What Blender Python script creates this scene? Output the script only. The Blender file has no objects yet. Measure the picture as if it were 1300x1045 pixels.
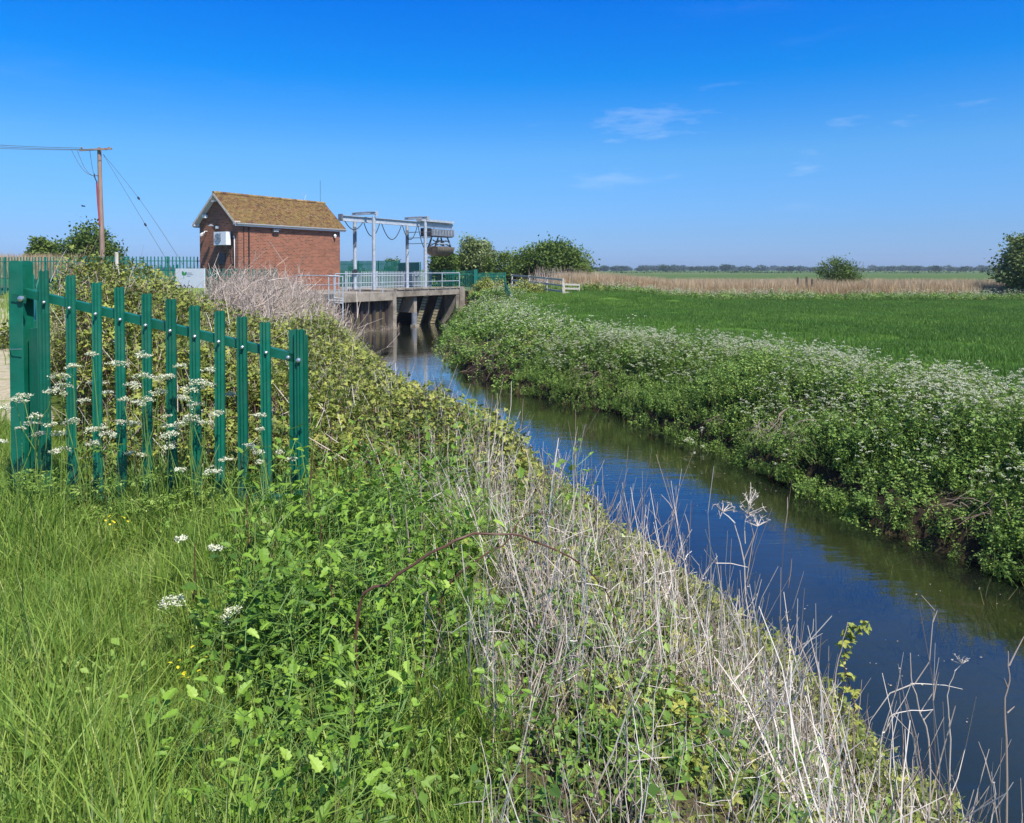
import bpy, math, random
import numpy as np
R = math.radians
rng = np.random.default_rng(7)
random.seed(7)
SC = bpy.context.scene
COL = bpy.data.collections.new("place"); SC.collection.children.link(COL)
HID = 0
# ------------------------------------------------------------------ camera model
PY = 365.0; FOC = 975.0; H = 3.7; TH = math.atan((PY-342)/FOC)
def ray(px, py):
    a = (px-650)/FOC; b = -(py-PY)/FOC
    return np.array([a, math.cos(TH)+b*math.sin(TH), -math.sin(TH)+b*math.cos(TH)])
def W(px, py, Y):                     # world point seen at a photo position, Y metres ahead
    d = ray(px, py); t = Y/d[1]
    return np.array([d[0]*t, Y, H+d[2]*t])
def G(px, py, z=0.0):                 # world point seen at a photo position on level z
    d = ray(px, py); t = (z-H)/d[2]
    return np.array([d[0]*t, d[1]*t, z])
cam = bpy.data.objects.new("camera", bpy.data.cameras.new("camera")); COL.objects.link(cam)
cam.location = (0, 0, H); cam.rotation_euler = (R(90)-TH, 0, 0)
cam.data.sensor_width = 36; cam.data.sensor_fit = 'HORIZONTAL'; cam.data.lens = FOC/1300*36
cam.data.shift_y = -(522.5-PY)/1300; cam.data.clip_start = 0.05; cam.data.clip_end = 20000
SC.camera = cam

# ------------------------------------------------------------------ object helpers
def tag(o, label=None, cat=None, group=None, kind=None):
    if label: o['label'] = label
    if cat: o['category'] = cat
    if group: o['group'] = group
    if kind: o['kind'] = kind
    return o
def empty(name, loc, rz=0.0, **k):
    o = bpy.data.objects.new(name, None); COL.objects.link(o)
    o.location = loc; o.rotation_euler = (0, 0, rz); o.empty_display_size = .2
    return tag(o, **k)
def copy_tree(o, parent=None):
    c = o.copy(); COL.objects.link(c); c.parent = parent
    for ch in list(o.children): copy_tree(ch, c)
    return c
class MB:
    def __init__(s): s.v = []; s.f = []; s.t = []; s.n = 0
    def add(s, v, f, tint=None):
        v = np.asarray(v, float).reshape(-1, 3); f = np.asarray(f, int)
        s.v.append(v); s.f.append(f+s.n); s.n += len(v)
        s.t.append(np.zeros(len(v)) if tint is None else np.broadcast_to(tint, (len(v),)).astype(float))
        return s
    def box(s, c, d, rz=0.0, tint=None):
        c = np.array(c, float); d = np.array(d, float)/2
        v = np.array([[x, y, z] for x in (-1, 1) for y in (-1, 1) for z in (-1, 1)])*d
        if rz:
            cc, ss = math.cos(rz), math.sin(rz)
            v = v@np.array([[cc, ss, 0], [-ss, cc, 0], [0, 0, 1]])
        return s.add(v+c, [[0, 1, 3, 2], [4, 6, 7, 5], [0, 4, 5, 1], [2, 3, 7, 6], [0, 2, 6, 4], [1, 5, 7, 3]], tint)
    def bar(s, p, q, w, h, up=(0, 0, 1), tint=None):
        p = np.array(p, float); q = np.array(q, float); a = q-p; a /= np.linalg.norm(a)
        up = np.array(up, float)
        if abs(a@up) > .98: up = np.array([0, 1., 0])
        r = np.cross(a, up); r /= np.linalg.norm(r); u = np.cross(r, a)
        v = [e+i*r*w/2+j*u*h/2 for e in (p, q) for i in (-1, 1) for j in (-1, 1)]
        return s.add(v, [[0, 1, 3, 2], [4, 6, 7, 5], [0, 4, 5, 1], [2, 3, 7, 6], [0, 2, 6, 4], [1, 5, 7, 3]], tint)
    def tube(s, P, rad, n=8, tint=None):
        P = np.asarray(P, float)[None]; rad = np.broadcast_to(np.asarray(rad, float), (P.shape[1],))[None]
        return s.tubes(P, rad, n, tint)
    def tubes(s, P, Rr, n=3, tint=None):     # P (N,S,3)
        N, S, _ = P.shape
        d = np.gradient(P, axis=1) if S > 1 else P
        d = d/(np.linalg.norm(d, axis=2, keepdims=True)+1e-9)
        ref = np.where(np.abs(d[:, :1, 2:3]) > .9, np.array([1., 0.1, 0]), np.array([0., 0, 1.]))
        a = np.cross(d, np.broadcast_to(ref, d.shape)); a /= (np.linalg.norm(a, axis=2, keepdims=True)+1e-9)
        b = np.cross(d, a)
        ang = np.arange(n)*2*math.pi/n
        V = P[:, :, None]+Rr[:, :, None, None]*(a[:, :, None]*np.cos(ang)[None, None, :, None]+b[:, :, None]*np.sin(ang)[None, None, :, None])
        base = (np.arange(N)*S*n)[:, None, None]+(np.arange(S-1)*n)[None, :, None]
        k = np.arange(n)[None, None]; k2 = (np.arange(n)+1) % n
        F = np.stack([base+k, base+k2[None, None], base+k2[None, None]+n, base+k+n], -1).reshape(-1, 4)
        tt = None if tint is None else np.repeat(np.broadcast_to(tint, (N,)), S*n)
        s.add(V.reshape(-1, 3), F, tt)
        if n > 3 and N < 400:                # end caps
            for i in range(N):
                o = i*S*n; off = s.n-N*S*n
                for e in (0, (S-1)*n):
                    s.f.append(np.array([[off+o+e+j for j in range(n)]]))
        return s
    def ribbons(s, P, Wd, side, tint=None):  # P (N,S,3), Wd (N,S), side (N,3)
        N, S, _ = P.shape
        L = P-side[:, None]*Wd[:, :, None]/2; Q = P+side[:, None]*Wd[:, :, None]/2
        V = np.stack([L, Q], 2).reshape(N, S*2, 3)
        base = (np.arange(N)*S*2)[:, None]+(np.arange(S-1)*2)[None]
        F = np.stack([base, base+1, base+3, base+2], -1).reshape(-1, 4)
        tt = None if tint is None else np.repeat(np.broadcast_to(tint, (N,)), S*2)
        return s.add(V.reshape(-1, 3), F, tt)
    def stamp(s, tv, tf, pos, rot, scl, tint=None):  # template copies
        N = len(pos); tv = np.asarray(tv, float); k = len(tv)
        scl = np.broadcast_to(np.asarray(scl, float), (N,)) if np.ndim(scl) < 2 else np.asarray(scl, float)
        if scl.ndim == 1: scl = scl[:, None]
        V = np.einsum('nij,nkj->nki', rot, tv[None]*scl[:, None])+np.asarray(pos)[:, None]
        fl = {}
        for f in tf: fl.setdefault(len(f), []).append(f)
        tt = None if tint is None else np.repeat(np.broadcast_to(tint, (N,)), k)
        n0 = s.n; first = True
        for m, fs in fl.items():
            F = (np.array(fs)[None]+(np.arange(N)*k)[:, None, None]).reshape(-1, m)
            if first: s.add(V.reshape(-1, 3), F, tt); first = False
            else: s.f.append(F+n0)
        return s
    def mesh(s, name, mats, smooth=False):
        V = np.concatenate(s.v); T = np.concatenate(s.t)
        tot = []; lp = []
        for f in s.f:
            f = np.atleast_2d(f); tot.append(np.full(len(f), f.shape[1])); lp.append(f.reshape(-1))
        tot = np.concatenate(tot); lp = np.concatenate(lp)
        me = bpy.data.meshes.new(name)
        me.vertices.add(len(V)); me.vertices.foreach_set('co', V.astype(np.float32).reshape(-1))
        me.loops.add(len(lp)); me.loops.foreach_set('vertex_index', lp.astype(np.int32))
        me.polygons.add(len(tot)); st = np.concatenate([[0], np.cumsum(tot)[:-1]])
        me.polygons.foreach_set('loop_start', st.astype(np.int32))
        me.update(calc_edges=True)
        big = len(tot) > 6000 and not smooth
        me.polygons.foreach_set('use_smooth', np.full(len(tot), not big))
        if not big and not smooth: me.set_sharp_from_angle(angle=R(38))
        a = me.attributes.new('tint', 'FLOAT', 'POINT'); a.data.foreach_set('value', T.astype(np.float32))
        for m in (mats if isinstance(mats, (list, tuple)) else [mats]): me.materials.append(m)
        return me
    def build(s, name, mats, parent=None, smooth=False, link=True, **k):
        o = bpy.data.objects.new(name, s.mesh(name, mats, smooth))
        if link: COL.objects.link(o)
        o.parent = parent
        return tag(o, **k)
def rots(yaw, pitch, roll=0):
    yaw, pitch, roll = np.broadcast_arrays(np.asarray(yaw, float), pitch, roll)
    cy, sy, cp, sp, cr, sr = np.cos(yaw), np.sin(yaw), np.cos(pitch), np.sin(pitch), np.cos(roll), np.sin(roll)
    O = np.zeros_like(cy); I = np.ones_like(cy)
    Z = np.stack([cy, -sy, O, sy, cy, O, O, O, I], -1).reshape(-1, 3, 3)
    X = np.stack([I, O, O, O, cp, -sp, O, sp, cp], -1).reshape(-1, 3, 3)
    Y = np.stack([cr, O, sr, O, I, O, -sr, O, cr], -1).reshape(-1, 3, 3)
    return Z@X@Y

# ------------------------------------------------------------------ materials
class NT:
    def __init__(s, m): s.t = m.node_tree; s.n = s.t.nodes; s.l = s.t.links
    def new(s, ty, **k):
        n = s.n.new(ty)
        for a, b in k.items():
            if a == 'ins':
                for i, val in b.items():
                    if hasattr(val, 'is_output'): s.l.new(val, n.inputs[i])
                    else: n.inputs[i].default_value = val
            else: setattr(n, a, b)
        return n
    def noise(s, scale, detail=4, vec=None, rough=.55):
        n = s.new('ShaderNodeTexNoise'); n.inputs['Scale'].default_value = scale
        n.inputs['Detail'].default_value = detail; n.inputs['Roughness'].default_value = rough
        if vec is not None: s.l.new(vec, n.inputs['Vector'])
        return n.outputs['Fac']
    def ramp(s, fac, stops, interp='LINEAR'):
        n = s.new('ShaderNodeValToRGB'); s.l.new(fac, n.inputs[0]); cr = n.color_ramp; cr.interpolation = interp
        while len(cr.elements) < len(stops): cr.elements.new(.5)
        for e, (p, c) in zip(cr.elements, stops):
            e.position = p; e.color = (*c, 1) if len(c) == 3 else c
        return n.outputs['Color']
    def math(s, op, a, b=0.0, c=None, clamp=False):
        n = s.new('ShaderNodeMath', operation=op, use_clamp=clamp)
        for i, val in enumerate((a, b) if c is None else (a, b, c)):
            if hasattr(val, 'is_output'): s.l.new(val, n.inputs[i])
            else: n.inputs[i].default_value = val
        return n.outputs[0]
    def mix(s, fac, a, b, mode='MIX'):
        n = s.new('ShaderNodeMix', data_type='RGBA', blend_type=mode)
        for i, val in ((0, fac), (6, a), (7, b)):
            if hasattr(val, 'is_output'): s.l.new(val, n.inputs[i])
            else: n.inputs[i].default_value = (*val, 1) if isinstance(val, tuple) else val
        return n.outputs[2]
    def bump(s, h, strength=.5, dist=.01):
        n = s.new('ShaderNodeBump'); n.inputs['Strength'].default_value = strength; n.inputs['Distance'].default_value = dist
        s.l.new(h, n.inputs['Height']); return n.outputs[0]
def mat(name):
    m = bpy.data.materials.new(name); m.use_nodes = True; m.node_tree.nodes.clear()
    t = NT(m); out = t.new('ShaderNodeOutputMaterial'); return m, t, out
def objc(t): return t.new('ShaderNodeTexCoord').outputs['Object']
def plain(name, c1, c2, scale=6, rough=.7, metal=0.0, bump=.2, dist=.01, spec=.5, stretch=(1, 1, 1), stain=None, vary=0):
    m, t, out = mat(name)
    mp = t.new('ShaderNodeMapping'); t.l.new(objc(t), mp.inputs['Vector']); mp.inputs['Scale'].default_value = stretch
    nz = t.noise(scale, 6, mp.outputs[0], .65)
    c = t.ramp(nz, [(.3, c1), (.7, c2)])
    if stain:
        n2 = t.noise(scale*.35, 5, mp.outputs[0]); c = t.mix(t.ramp(n2, [(.5, (0, 0, 0)), (.68, (1, 1, 1))]), c, stain)
    if vary:
        v_ = t.math('MULTIPLY_ADD', t.new('ShaderNodeObjectInfo').outputs['Random'], vary, 1-vary/2); hs = t.new('ShaderNodeHueSaturation', ins={'Color': c, 'Value': v_}); c = hs.outputs[0]
        dz = t.new('ShaderNodeSeparateXYZ'); t.l.new(t.new('ShaderNodeTexCoord').outputs['Object'], dz.inputs[0])
        dirt = t.math('MULTIPLY', t.ramp(dz.outputs[2], [(.05, (1, 1, 1)), (.45, (0, 0, 0))]), t.ramp(t.noise(38, 5, None, .7), [(.48, (0, 0, 0)), (.6, (.8, .8, .8))])); c = t.mix(dirt, c, (.16, .14, .09))
    p = t.new('ShaderNodeBsdfPrincipled', ins={'Base Color': c, 'Metallic': metal, 'Specular IOR Level': spec})
    t.l.new(t.math('MULTIPLY_ADD', nz, .25, rough-.12), p.inputs['Roughness'])
    if bump: t.l.new(t.bump(t.noise(scale*6, 4, mp.outputs[0]), bump, dist), p.inputs['Normal'])
    t.l.new(p.outputs[0], out.inputs[0]); return m
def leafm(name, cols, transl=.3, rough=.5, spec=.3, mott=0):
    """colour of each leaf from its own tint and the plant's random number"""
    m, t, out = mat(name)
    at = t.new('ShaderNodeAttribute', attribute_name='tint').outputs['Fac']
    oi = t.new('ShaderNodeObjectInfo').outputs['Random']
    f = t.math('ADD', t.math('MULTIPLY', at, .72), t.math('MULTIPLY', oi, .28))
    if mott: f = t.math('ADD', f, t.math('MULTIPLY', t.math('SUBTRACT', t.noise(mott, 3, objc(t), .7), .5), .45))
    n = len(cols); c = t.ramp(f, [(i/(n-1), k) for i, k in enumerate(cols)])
    p = t.new('ShaderNodeBsdfPrincipled', ins={'Base Color': c, 'Roughness': rough, 'Specular IOR Level': spec})
    tr = t.new('ShaderNodeBsdfTranslucent'); t.l.new(t.mix(.0, c, (0, 0, 0)), tr.inputs[0])
    mx = t.new('ShaderNodeMixShader'); mx.inputs[0].default_value = transl
    t.l.new(p.outputs[0], mx.inputs[1]); t.l.new(tr.outputs[0], mx.inputs[2])
    t.l.new(mx.outputs[0] if transl > 0 else p.outputs[0], out.inputs[0]); return m

M = {}
M['grass'] = leafm('grass', [(0.045, 0.1, 0.018), (0.13, 0.235, 0.035), (0.25, 0.365, 0.06), (0.42, 0.49, 0.12), (0.66, 0.59, 0.36)], .35)
M['field'] = leafm('field_grass', [(0.055, 0.135, 0.022), (0.1, 0.2, 0.028), (0.15, 0.27, 0.04), (0.25, 0.36, 0.07)], .3)
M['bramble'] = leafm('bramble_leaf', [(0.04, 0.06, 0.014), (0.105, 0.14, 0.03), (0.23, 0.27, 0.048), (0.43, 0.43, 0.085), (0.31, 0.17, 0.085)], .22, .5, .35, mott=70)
M['broad'] = leafm('broad_leaf', [(0.05, 0.115, 0.016), (0.13, 0.24, 0.026), (0.225, 0.37, 0.042), (0.34, 0.47, 0.08)], .25, .5, .3, mott=90)
M['nettle'] = leafm('nettle_leaf', [(0.04, 0.09, 0.018), (0.125, 0.225, 0.04), (0.24, 0.36, 0.065), (0.46, 0.52, 0.18)], .25)
M['dry'] = leafm('dry_stem', [(0.17, 0.11, 0.08), (0.38, 0.29, 0.225), (0.58, 0.5, 0.42), (0.78, 0.71, 0.63)], 0, .8, .2)
M['twig'] = leafm('grey_twig', [(0.14, 0.09, 0.07), (0.29, 0.22, 0.17), (0.44, 0.35, 0.29), (0.6, 0.49, 0.42)], 0, .85, .1)
M['reed'] = leafm('reed', [(0.2, 0.12, 0.06), (0.42, 0.28, 0.15), (0.62, 0.46, 0.28), (0.78, 0.66, 0.46)], .25, .8, .1)
M['petal'] = leafm('petal', [(0.52, 0.52, 0.34), (0.7, 0.69, 0.5), (0.82, 0.81, 0.66)], .3, .7, .1)
M['yellow'] = leafm('yellow_petal', [(.75, .60, .03), (.85, .72, .04)], .3, .7, .1)
M['stem'] = leafm('green_stem', [(.07, .15, .03), (.15, .24, .05), (.22, .16, .08)], 0, .6)
M['cane'] = leafm('bramble_cane', [(0.05, 0.02, 0.015), (0.11, 0.05, 0.035), (0.18, 0.1, 0.06)], 0, .5)
M['tree'] = leafm('tree_leaf', [(0.035, 0.07, 0.013), (0.085, 0.14, 0.022), (0.155, 0.225, 0.035), (0.26, 0.33, 0.065)], .25)
M['haw'] = leafm('blossom_tree_leaf', [(0.08, 0.12, 0.03), (0.16, 0.21, 0.06), (0.28, 0.33, 0.12), (0.52, 0.52, 0.38)], .25)
M['fartree'] = leafm('far_leaf', [(.02, .05, .018), (.035, .075, .025), (.06, .10, .03)], .1)
M['bark'] = plain('bark', (.06, .045, .03), (.16, .12, .09), 12, .9, stretch=(1, 1, .2))
M['green'] = plain('green_powder_coat', (.0015, .095, .056), (.005, .145, .09), 9, .45, bump=.1, dist=.002, spec=.45, stain=(.022, .135, .085), vary=.3)
M['greenfar'] = plain('green_fence_paint', (.004, .12, .09), (.01, .19, .14), 3, .5, bump=0)
M['bolt'] = plain('galvanised_bolt', (.42, .44, .46), (.6, .62, .64), 60, .35, .8, bump=0)
M['galv'] = plain('galvanised_steel', (.29, .32, .35), (.53, .56, .60), 5, .5, .1, bump=.05)
M['galvdark'] = plain('weathered_steel', (.10, .11, .13), (.24, .25, .28), 4, .6, .2, bump=.05)
M['white'] = plain('white_board', (.72, .73, .74), (.82, .82, .82), 3, .55, bump=.03)
M['black'] = plain('black_plastic_and_shade', (.012, .012, .014), (.03, .03, .035), 8, .5, bump=.05)  # black parts, and painted shade in the sluice bay
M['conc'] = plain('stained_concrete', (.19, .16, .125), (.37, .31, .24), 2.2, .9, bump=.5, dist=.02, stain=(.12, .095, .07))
M['concd'] = plain('bay_shade_concrete', (.05, .05, .045), (.12, .11, .09), 2, .8, bump=.5, dist=.02)  # concrete darkened in its colour for the shade under the deck
M['rust'] = plain('rusty_sheet_pile', (.009, .008, .012), (.045, .025, .03), 3.2, .8, 0, bump=.5, dist=.01, stretch=(2.5, 2.5, .25), stain=(.09, .07, .08))
M['wood'] = plain('weathered_timber', (.40, .34, .27), (.64, .56, .47), 8, .85, stretch=(1, 1, .2))
M['pole'] = plain('pole_timber', (.20, .12, .09), (.42, .29, .22), 5, .85, stretch=(2, 2, .15))
M['red'] = plain('red_guard', (.28, .03, .04), (.38, .05, .06), 6, .6)
M['gravel'] = plain('gravel', (.30, .24, .15), (.52, .44, .32), 9, .95, bump=.8, dist=.02, stain=(.20, .22, .06))
M['wire'] = plain('wire', (.05, .07, .06), (.10, .13, .11), 3, .6, bump=0)
M['glass'] = plain('dark_glass', (.01, .012, .015), (.02, .022, .03), 3, .12, bump=0)
M['rung'] = plain('rung_timber', (.40, .33, .18), (.62, .54, .34), 5, .8)
M['rope'] = plain('brown_bucket_steel', (.10, .075, .05), (.27, .21, .15), 6, .8, bump=.4)

# brick, roof tiles
def brick():
    m, t, out = mat('red_brick')
    tc = t.new('ShaderNodeTexCoord'); so = t.new('ShaderNodeSeparateXYZ'); t.l.new(tc.outputs['Object'], so.inputs[0])
    sn = t.new('ShaderNodeSeparateXYZ'); t.l.new(tc.outputs['Normal'], sn.inputs[0])
    u = t.math('ADD', t.math('MULTIPLY', so.outputs[0], t.math('ABSOLUTE', sn.outputs[1])), t.math('MULTIPLY', so.outputs[1], t.math('ABSOLUTE', sn.outputs[0])))
    cb = t.new('ShaderNodeCombineXYZ'); t.l.new(u, cb.inputs[0]); t.l.new(so.outputs[2], cb.inputs[1])
    b = t.new('ShaderNodeTexBrick'); t.l.new(cb.outputs[0], b.inputs['Vector'])
    for k, v in (('Scale', 1.0), ('Mortar Size', .016), ('Mortar Smooth', .1), ('Brick Width', .27), ('Row Height', .098), ('Bias', -.1)): b.inputs[k].default_value = v
    b.inputs['Color1'].default_value = (.34, .105, .065, 1); b.inputs['Color2'].default_value = (.10, .038, .03, 1); b.inputs['Mortar'].default_value = (.31, .20, .13, 1)
    nz = t.noise(5, 6, cb.outputs[0], .8); c = t.mix(t.ramp(nz, [(.45, (0, 0, 0)), (.7, (.7, .7, .7))]), b.outputs['Color'], (.33, .125, .07))
    c = t.mix(t.ramp(t.noise(.8, 4, cb.outputs[0]), [(.55, (0, 0, 0)), (.75, (.5, .5, .5))]), c, (.13, .06, .04))
    p = t.new('ShaderNodeBsdfPrincipled', ins={'Base Color': c, 'Roughness': .9, 'Specular IOR Level': .2})
    t.l.new(t.bump(b.outputs['Fac'], -.5, .01), p.inputs['Normal']); t.l.new(p.outputs[0], out.inputs[0]); return m
M['brick'] = brick()
def tiles():
    m, t, out = mat('mossy_roof_tile')
    at = t.new('ShaderNodeAttribute', attribute_name='tint').outputs['Fac']
    c = t.ramp(at, [(0, (.09, .045, .03)), (.35, (.18, .085, .04)), (.7, (.26, .14, .055)), (1, (.36, .24, .11))])
    nz = t.noise(2.6, 6, objc(t), .7); c = t.mix(t.ramp(nz, [(.42, (0, 0, 0)), (.6, (.85, .85, .85))]), c, (.26, .18, .055)); c = t.mix(t.ramp(t.noise(5, 6, objc(t), .85), [(.52, (0, 0, 0)), (.60, (.85, .85, .85))]), c, (.06, .04, .028))
    n2 = t.noise(14, 4, objc(t), .7); c = t.mix(t.ramp(n2, [(.55, (0, 0, 0)), (.7, (.8, .8, .8))]), c, (.50, .42, .29))
    p = t.new('ShaderNodeBsdfPrincipled', ins={'Base Color': c, 'Roughness': .9, 'Specular IOR Level': .2})
    t.l.new(t.bump(n2, .6, .02), p.inputs['Normal']); t.l.new(p.outputs[0], out.inputs[0]); return m
M['tile'] = tiles()
def ground_mat():
    m, t, out = mat('ground')
    at = t.new('ShaderNodeAttribute', attribute_name='gcol')
    co = objc(t)
    n1 = t.noise(1.7, 8, co, .7); n2 = t.noise(.05, 6, co, .6)
    c = t.mix(t.ramp(n1, [(.3, (0, 0, 0)), (.75, (.75, .75, .75))]), at.outputs['Color'], t.mix(1.0, at.outputs['Color'], (1.45, 1.3, 1.1), 'MULTIPLY'))
    c = t.mix(t.ramp(n2, [(.4, (0, 0, 0)), (.65, (.5, .5, .5))]), c, t.mix(1.0, c, (.7, .8, .7), 'MULTIPLY'))
    p = t.new('ShaderNodeBsdfPrincipled', ins={'Base Color': c, 'Roughness': .95, 'Specular IOR Level': .1})
    t.l.new(t.bump(t.noise(9, 6, co, .7), .6, .06), p.inputs['Normal']); t.l.new(p.outputs[0], out.inputs[0]); return m
M['ground'] = ground_mat()
def water_mat():
    m, t, out = mat('river_water')
    mp = t.new('ShaderNodeMapping'); t.l.new(objc(t), mp.inputs['Vector']); mp.inputs['Rotation'].default_value = (0, 0, R(-14)); mp.inputs['Scale'].default_value = (.55, 1.5, 1)
    a = t.noise(9, 3, mp.outputs[0]); b = t.noise(2.2, 2, mp.outputs[0])
    h = t.math('ADD', t.math('MULTIPLY', a, .35), b)
    patch = t.ramp(t.noise(.22, 3, objc(t)), [(.35, (.25, .25, .25)), (.65, (1, 1, 1))])
    bp = t.new('ShaderNodeBump'); bp.inputs['Distance'].default_value = .022; t.l.new(h, bp.inputs['Height'])
    t.l.new(t.math('MULTIPLY', patch, .42), bp.inputs['Strength'])
    fr = t.new('ShaderNodeFresnel', ins={'IOR': 1.52}); t.l.new(bp.outputs[0], fr.inputs['Normal'])
    gl = t.new('ShaderNodeBsdfGlossy', ins={'Roughness': .015, 'Color': (1, 1, 1, 1)}); t.l.new(bp.outputs[0], gl.inputs['Normal'])
    tr = t.new('ShaderNodeBsdfTransparent'); tr.inputs[0].default_value = (.48, .56, .34, 1)
    df = t.new('ShaderNodeBsdfDiffuse'); df.inputs[0].default_value = (.017, .023, .014, 1)
    m1 = t.new('ShaderNodeMixShader'); m1.inputs[0].default_value = .42; t.l.new(tr.outputs[0], m1.inputs[1]); t.l.new(df.outputs[0], m1.inputs[2])
    m2 = t.new('ShaderNodeMixShader'); t.l.new(m1.outputs[0], m2.inputs[1]); t.l.new(gl.outputs[0], m2.inputs[2])
    t.l.new(t.math('MINIMUM', t.math('MULTIPLY', fr.outputs[0], 1.45), .76), m2.inputs[0]); t.l.new(m2.outputs[0], out.inputs[0]); return m
M['water'] = water_mat()

# ------------------------------------------------------------------ light and sky
SUN = np.array([.345, -.449, .82]); SUN /= np.linalg.norm(SUN)
EL = math.asin(SUN[2]); AZ = math.atan2(SUN[0], SUN[1])
w = bpy.data.worlds.new("World"); SC.world = w; w.use_nodes = True
t = NT(w); t.n.clear(); wo = t.new('ShaderNodeOutputWorld')
sky = t.new('ShaderNodeTexSky', sky_type='NISHITA', sun_disc=False, sun_elevation=EL, sun_rotation=AZ, altitude=0, air_density=1.0, dust_density=.6, ozone_density=2.5)
tc = t.new('ShaderNodeTexCoord'); sx = t.new('ShaderNodeSeparateXYZ'); t.l.new(tc.outputs['Generated'], sx.inputs[0])
TINT = t.ramp(sx.outputs[2], [(0, (0.283, 0.460, 0.953)), (0.012, (0.283, 0.460, 0.953)), (0.045, (0.256, 0.434, 0.821)), (0.145, (0.227, 0.519, 0.821)), (0.240, (0.020, 0.453, 0.933)), (0.331, (0.002, 0.394, 1.038)), (.5, (.30, .65, 1.0)), (1, (.65, .88, 1.0))])
c = t.mix(1.0, sky.outputs[0], TINT, 'MULTIPLY')
# thin wisps of cloud, laid out by sky direction
mp = t.new('ShaderNodeMapping'); t.l.new(tc.outputs['Generated'], mp.inputs['Vector']); mp.inputs['Scale'].default_value = (2.6, 2.6, 13); mp.inputs['Rotation'].default_value = (0, R(-9), 0)
mp.inputs['Location'].default_value = (3.1, 0, 1.35)
nz = t.noise(2.1, 9, mp.outputs[0], .62)
wisp = t.ramp(nz, [(.56, (0, 0, 0)), (.90, (.55, .55, .55))])
mk = t.math('MULTIPLY', t.ramp(sx.outputs[0], [(.0, (.12, .12, .12)), (.12, (1, 1, 1)), (.5, (1, 1, 1)), (.62, (.4, .4, .4))]), t.ramp(sx.outputs[2], [(.06, (0, 0, 0)), (.12, (1, 1, 1)), (.20, (1, 1, 1)), (.25, (.08, .08, .08))]))
c = t.mix(t.math('MULTIPLY', wisp, mk), c, (4.4, 4.9, 5.6))
bg = t.new('ShaderNodeBackground', ins={'Strength': .15}); t.l.new(c, bg.inputs[0]); t.l.new(bg.outputs[0], wo.inputs[0])
sd = bpy.data.lights.new('sun', 'SUN'); sd.energy = 5.0; sd.angle = R(.5); sd.color = (1, .95, .86)
so = bpy.data.objects.new('sun', sd); COL.objects.link(so); so.location = (10, -12, 25)
from mathutils import Vector, noise as mn
so.rotation_euler = Vector(SUN.tolist()).to_track_quat('Z', 'Y').to_euler()
SC.view_settings.view_transform = 'Standard'; SC.view_settings.look = 'None'; SC.view_settings.gamma = 1; SC.view_settings.exposure = 0.4
SC.cycles.max_bounces = 5; SC.cycles.transparent_max_bounces = 6; SC.cycles.diffuse_bounces = 2; SC.cycles.glossy_bounces = 3; SC.cycles.transmission_bounces = 3
SC.cycles.sample_clamp_indirect = 6
# ------------------------------------------------------------------ terrain
F0 = W(503, 418, 47.7); F0[2] = 0
U = np.array([.526, .85, 0]); U /= np.linalg.norm(U); N_ = np.array([U[1], -U[0], 0])
def S(tt, n, z): p = F0+tt*U+n*N_; return np.array([p[0], p[1], z])
rw = [(1700, 900), (1480, 800), (1300, 734), (1200, 699), (1100, 659), (1000, 609), (900, 565), (790, 524), (680, 503), (600, 475), (568, 446)]
RWP = [G(*p)[:2] for p in rw]
RWP = [(6.9, -30), (6.9, 0)] + [tuple(p) for p in RWP if p[1] > 3] + [(-3.4, 45), (S(6.9, 0, 0)[0], S(6.9, 0, 0)[1])]
RY = np.array([p[1] for p in RWP]); RX = np.array([p[0] for p in RWP]); o_ = np.argsort(RY); RY = RY[o_]; RX = RX[o_]
LWP = [(2.9, -30), (2.7, 0), (2.85, 3), (2.35, 5), (1.5, 7), (.65, 9), (-.4, 12), (-1.45, 15), (-2.85, 20), (-5.0, 28), (-6.4, 33), (-8.3, 39), (S(-5, -.45, 0)[0], S(-5, -.45, 0)[1]), (S(6.9, -.45, 0)[0], S(6.9, -.45, 0)[1])]
LY = np.array([p[1] for p in LWP]); LX = np.array([p[0] for p in LWP])
def xL(y): return np.interp(y, LY, LX)
def xR(y): return np.interp(y, RY, RX)
def sm(a, b, x): t_ = np.clip((x-a)/(b-a), 0, 1); return t_*t_*(3-2*t_)
def wob(x, y, f, s): return np.sin(x*f+s)*np.cos(y*f*1.3+s*2)+.5*np.sin(x*f*2.3+y*f*1.7+s*3)
def TZ(x, y):
    x = np.asarray(x, float); y = np.asarray(y, float)
    dl = xL(y)-x+.12*wob(x, y, 1.9, 1); dr = x-xR(y)+.15*wob(x, y, 1.5, 4)
    near = sm(40, 12, y)
    zl = np.where(dl > 0, .06+2.04*sm(-.2, 2.7, dl), .25*dl)
    zr = np.where(dr > 0, .14+1.22*sm(-.7, 2.3, dr), .25*dr)
    zr = zr+.65*sm(44, 52, y)*sm(0, 2.5, dr)*sm(16, 6, x)
    inl = dl > 0; inr = dr > 0
    bed = -.45+.12*wob(x, y, .8, 2); d = np.minimum(-dl, -dr)
    z = np.where(inl & ~inr, zl, np.where(inr & ~inl, zr, np.where(inl & inr, np.maximum(zl, zr), np.maximum(bed, -d*.35-.02))))
    z = z+.035*wob(x, y, .9, 3)*np.where((dl > 1.5) | (dr > 1.5), 1, 0)
    # around the sluice
    q = np.stack([x-F0[0], y-F0[1]], -1); tt = q@U[:2]; n = q@N_[:2]
    chan = (tt > -.1) & (tt < 6.9) & (n > -6) & (n < .3)
    z = np.where(chan, -.7, z)
    deck = (n <= -.5) & ~chan & (y > 36) & (y < 75) & (x < 4) & (dr < 0.01)
    z = np.where(deck & (tt > -5.3), np.minimum(2.0, z*0+2.0), z)
    return z
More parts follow.
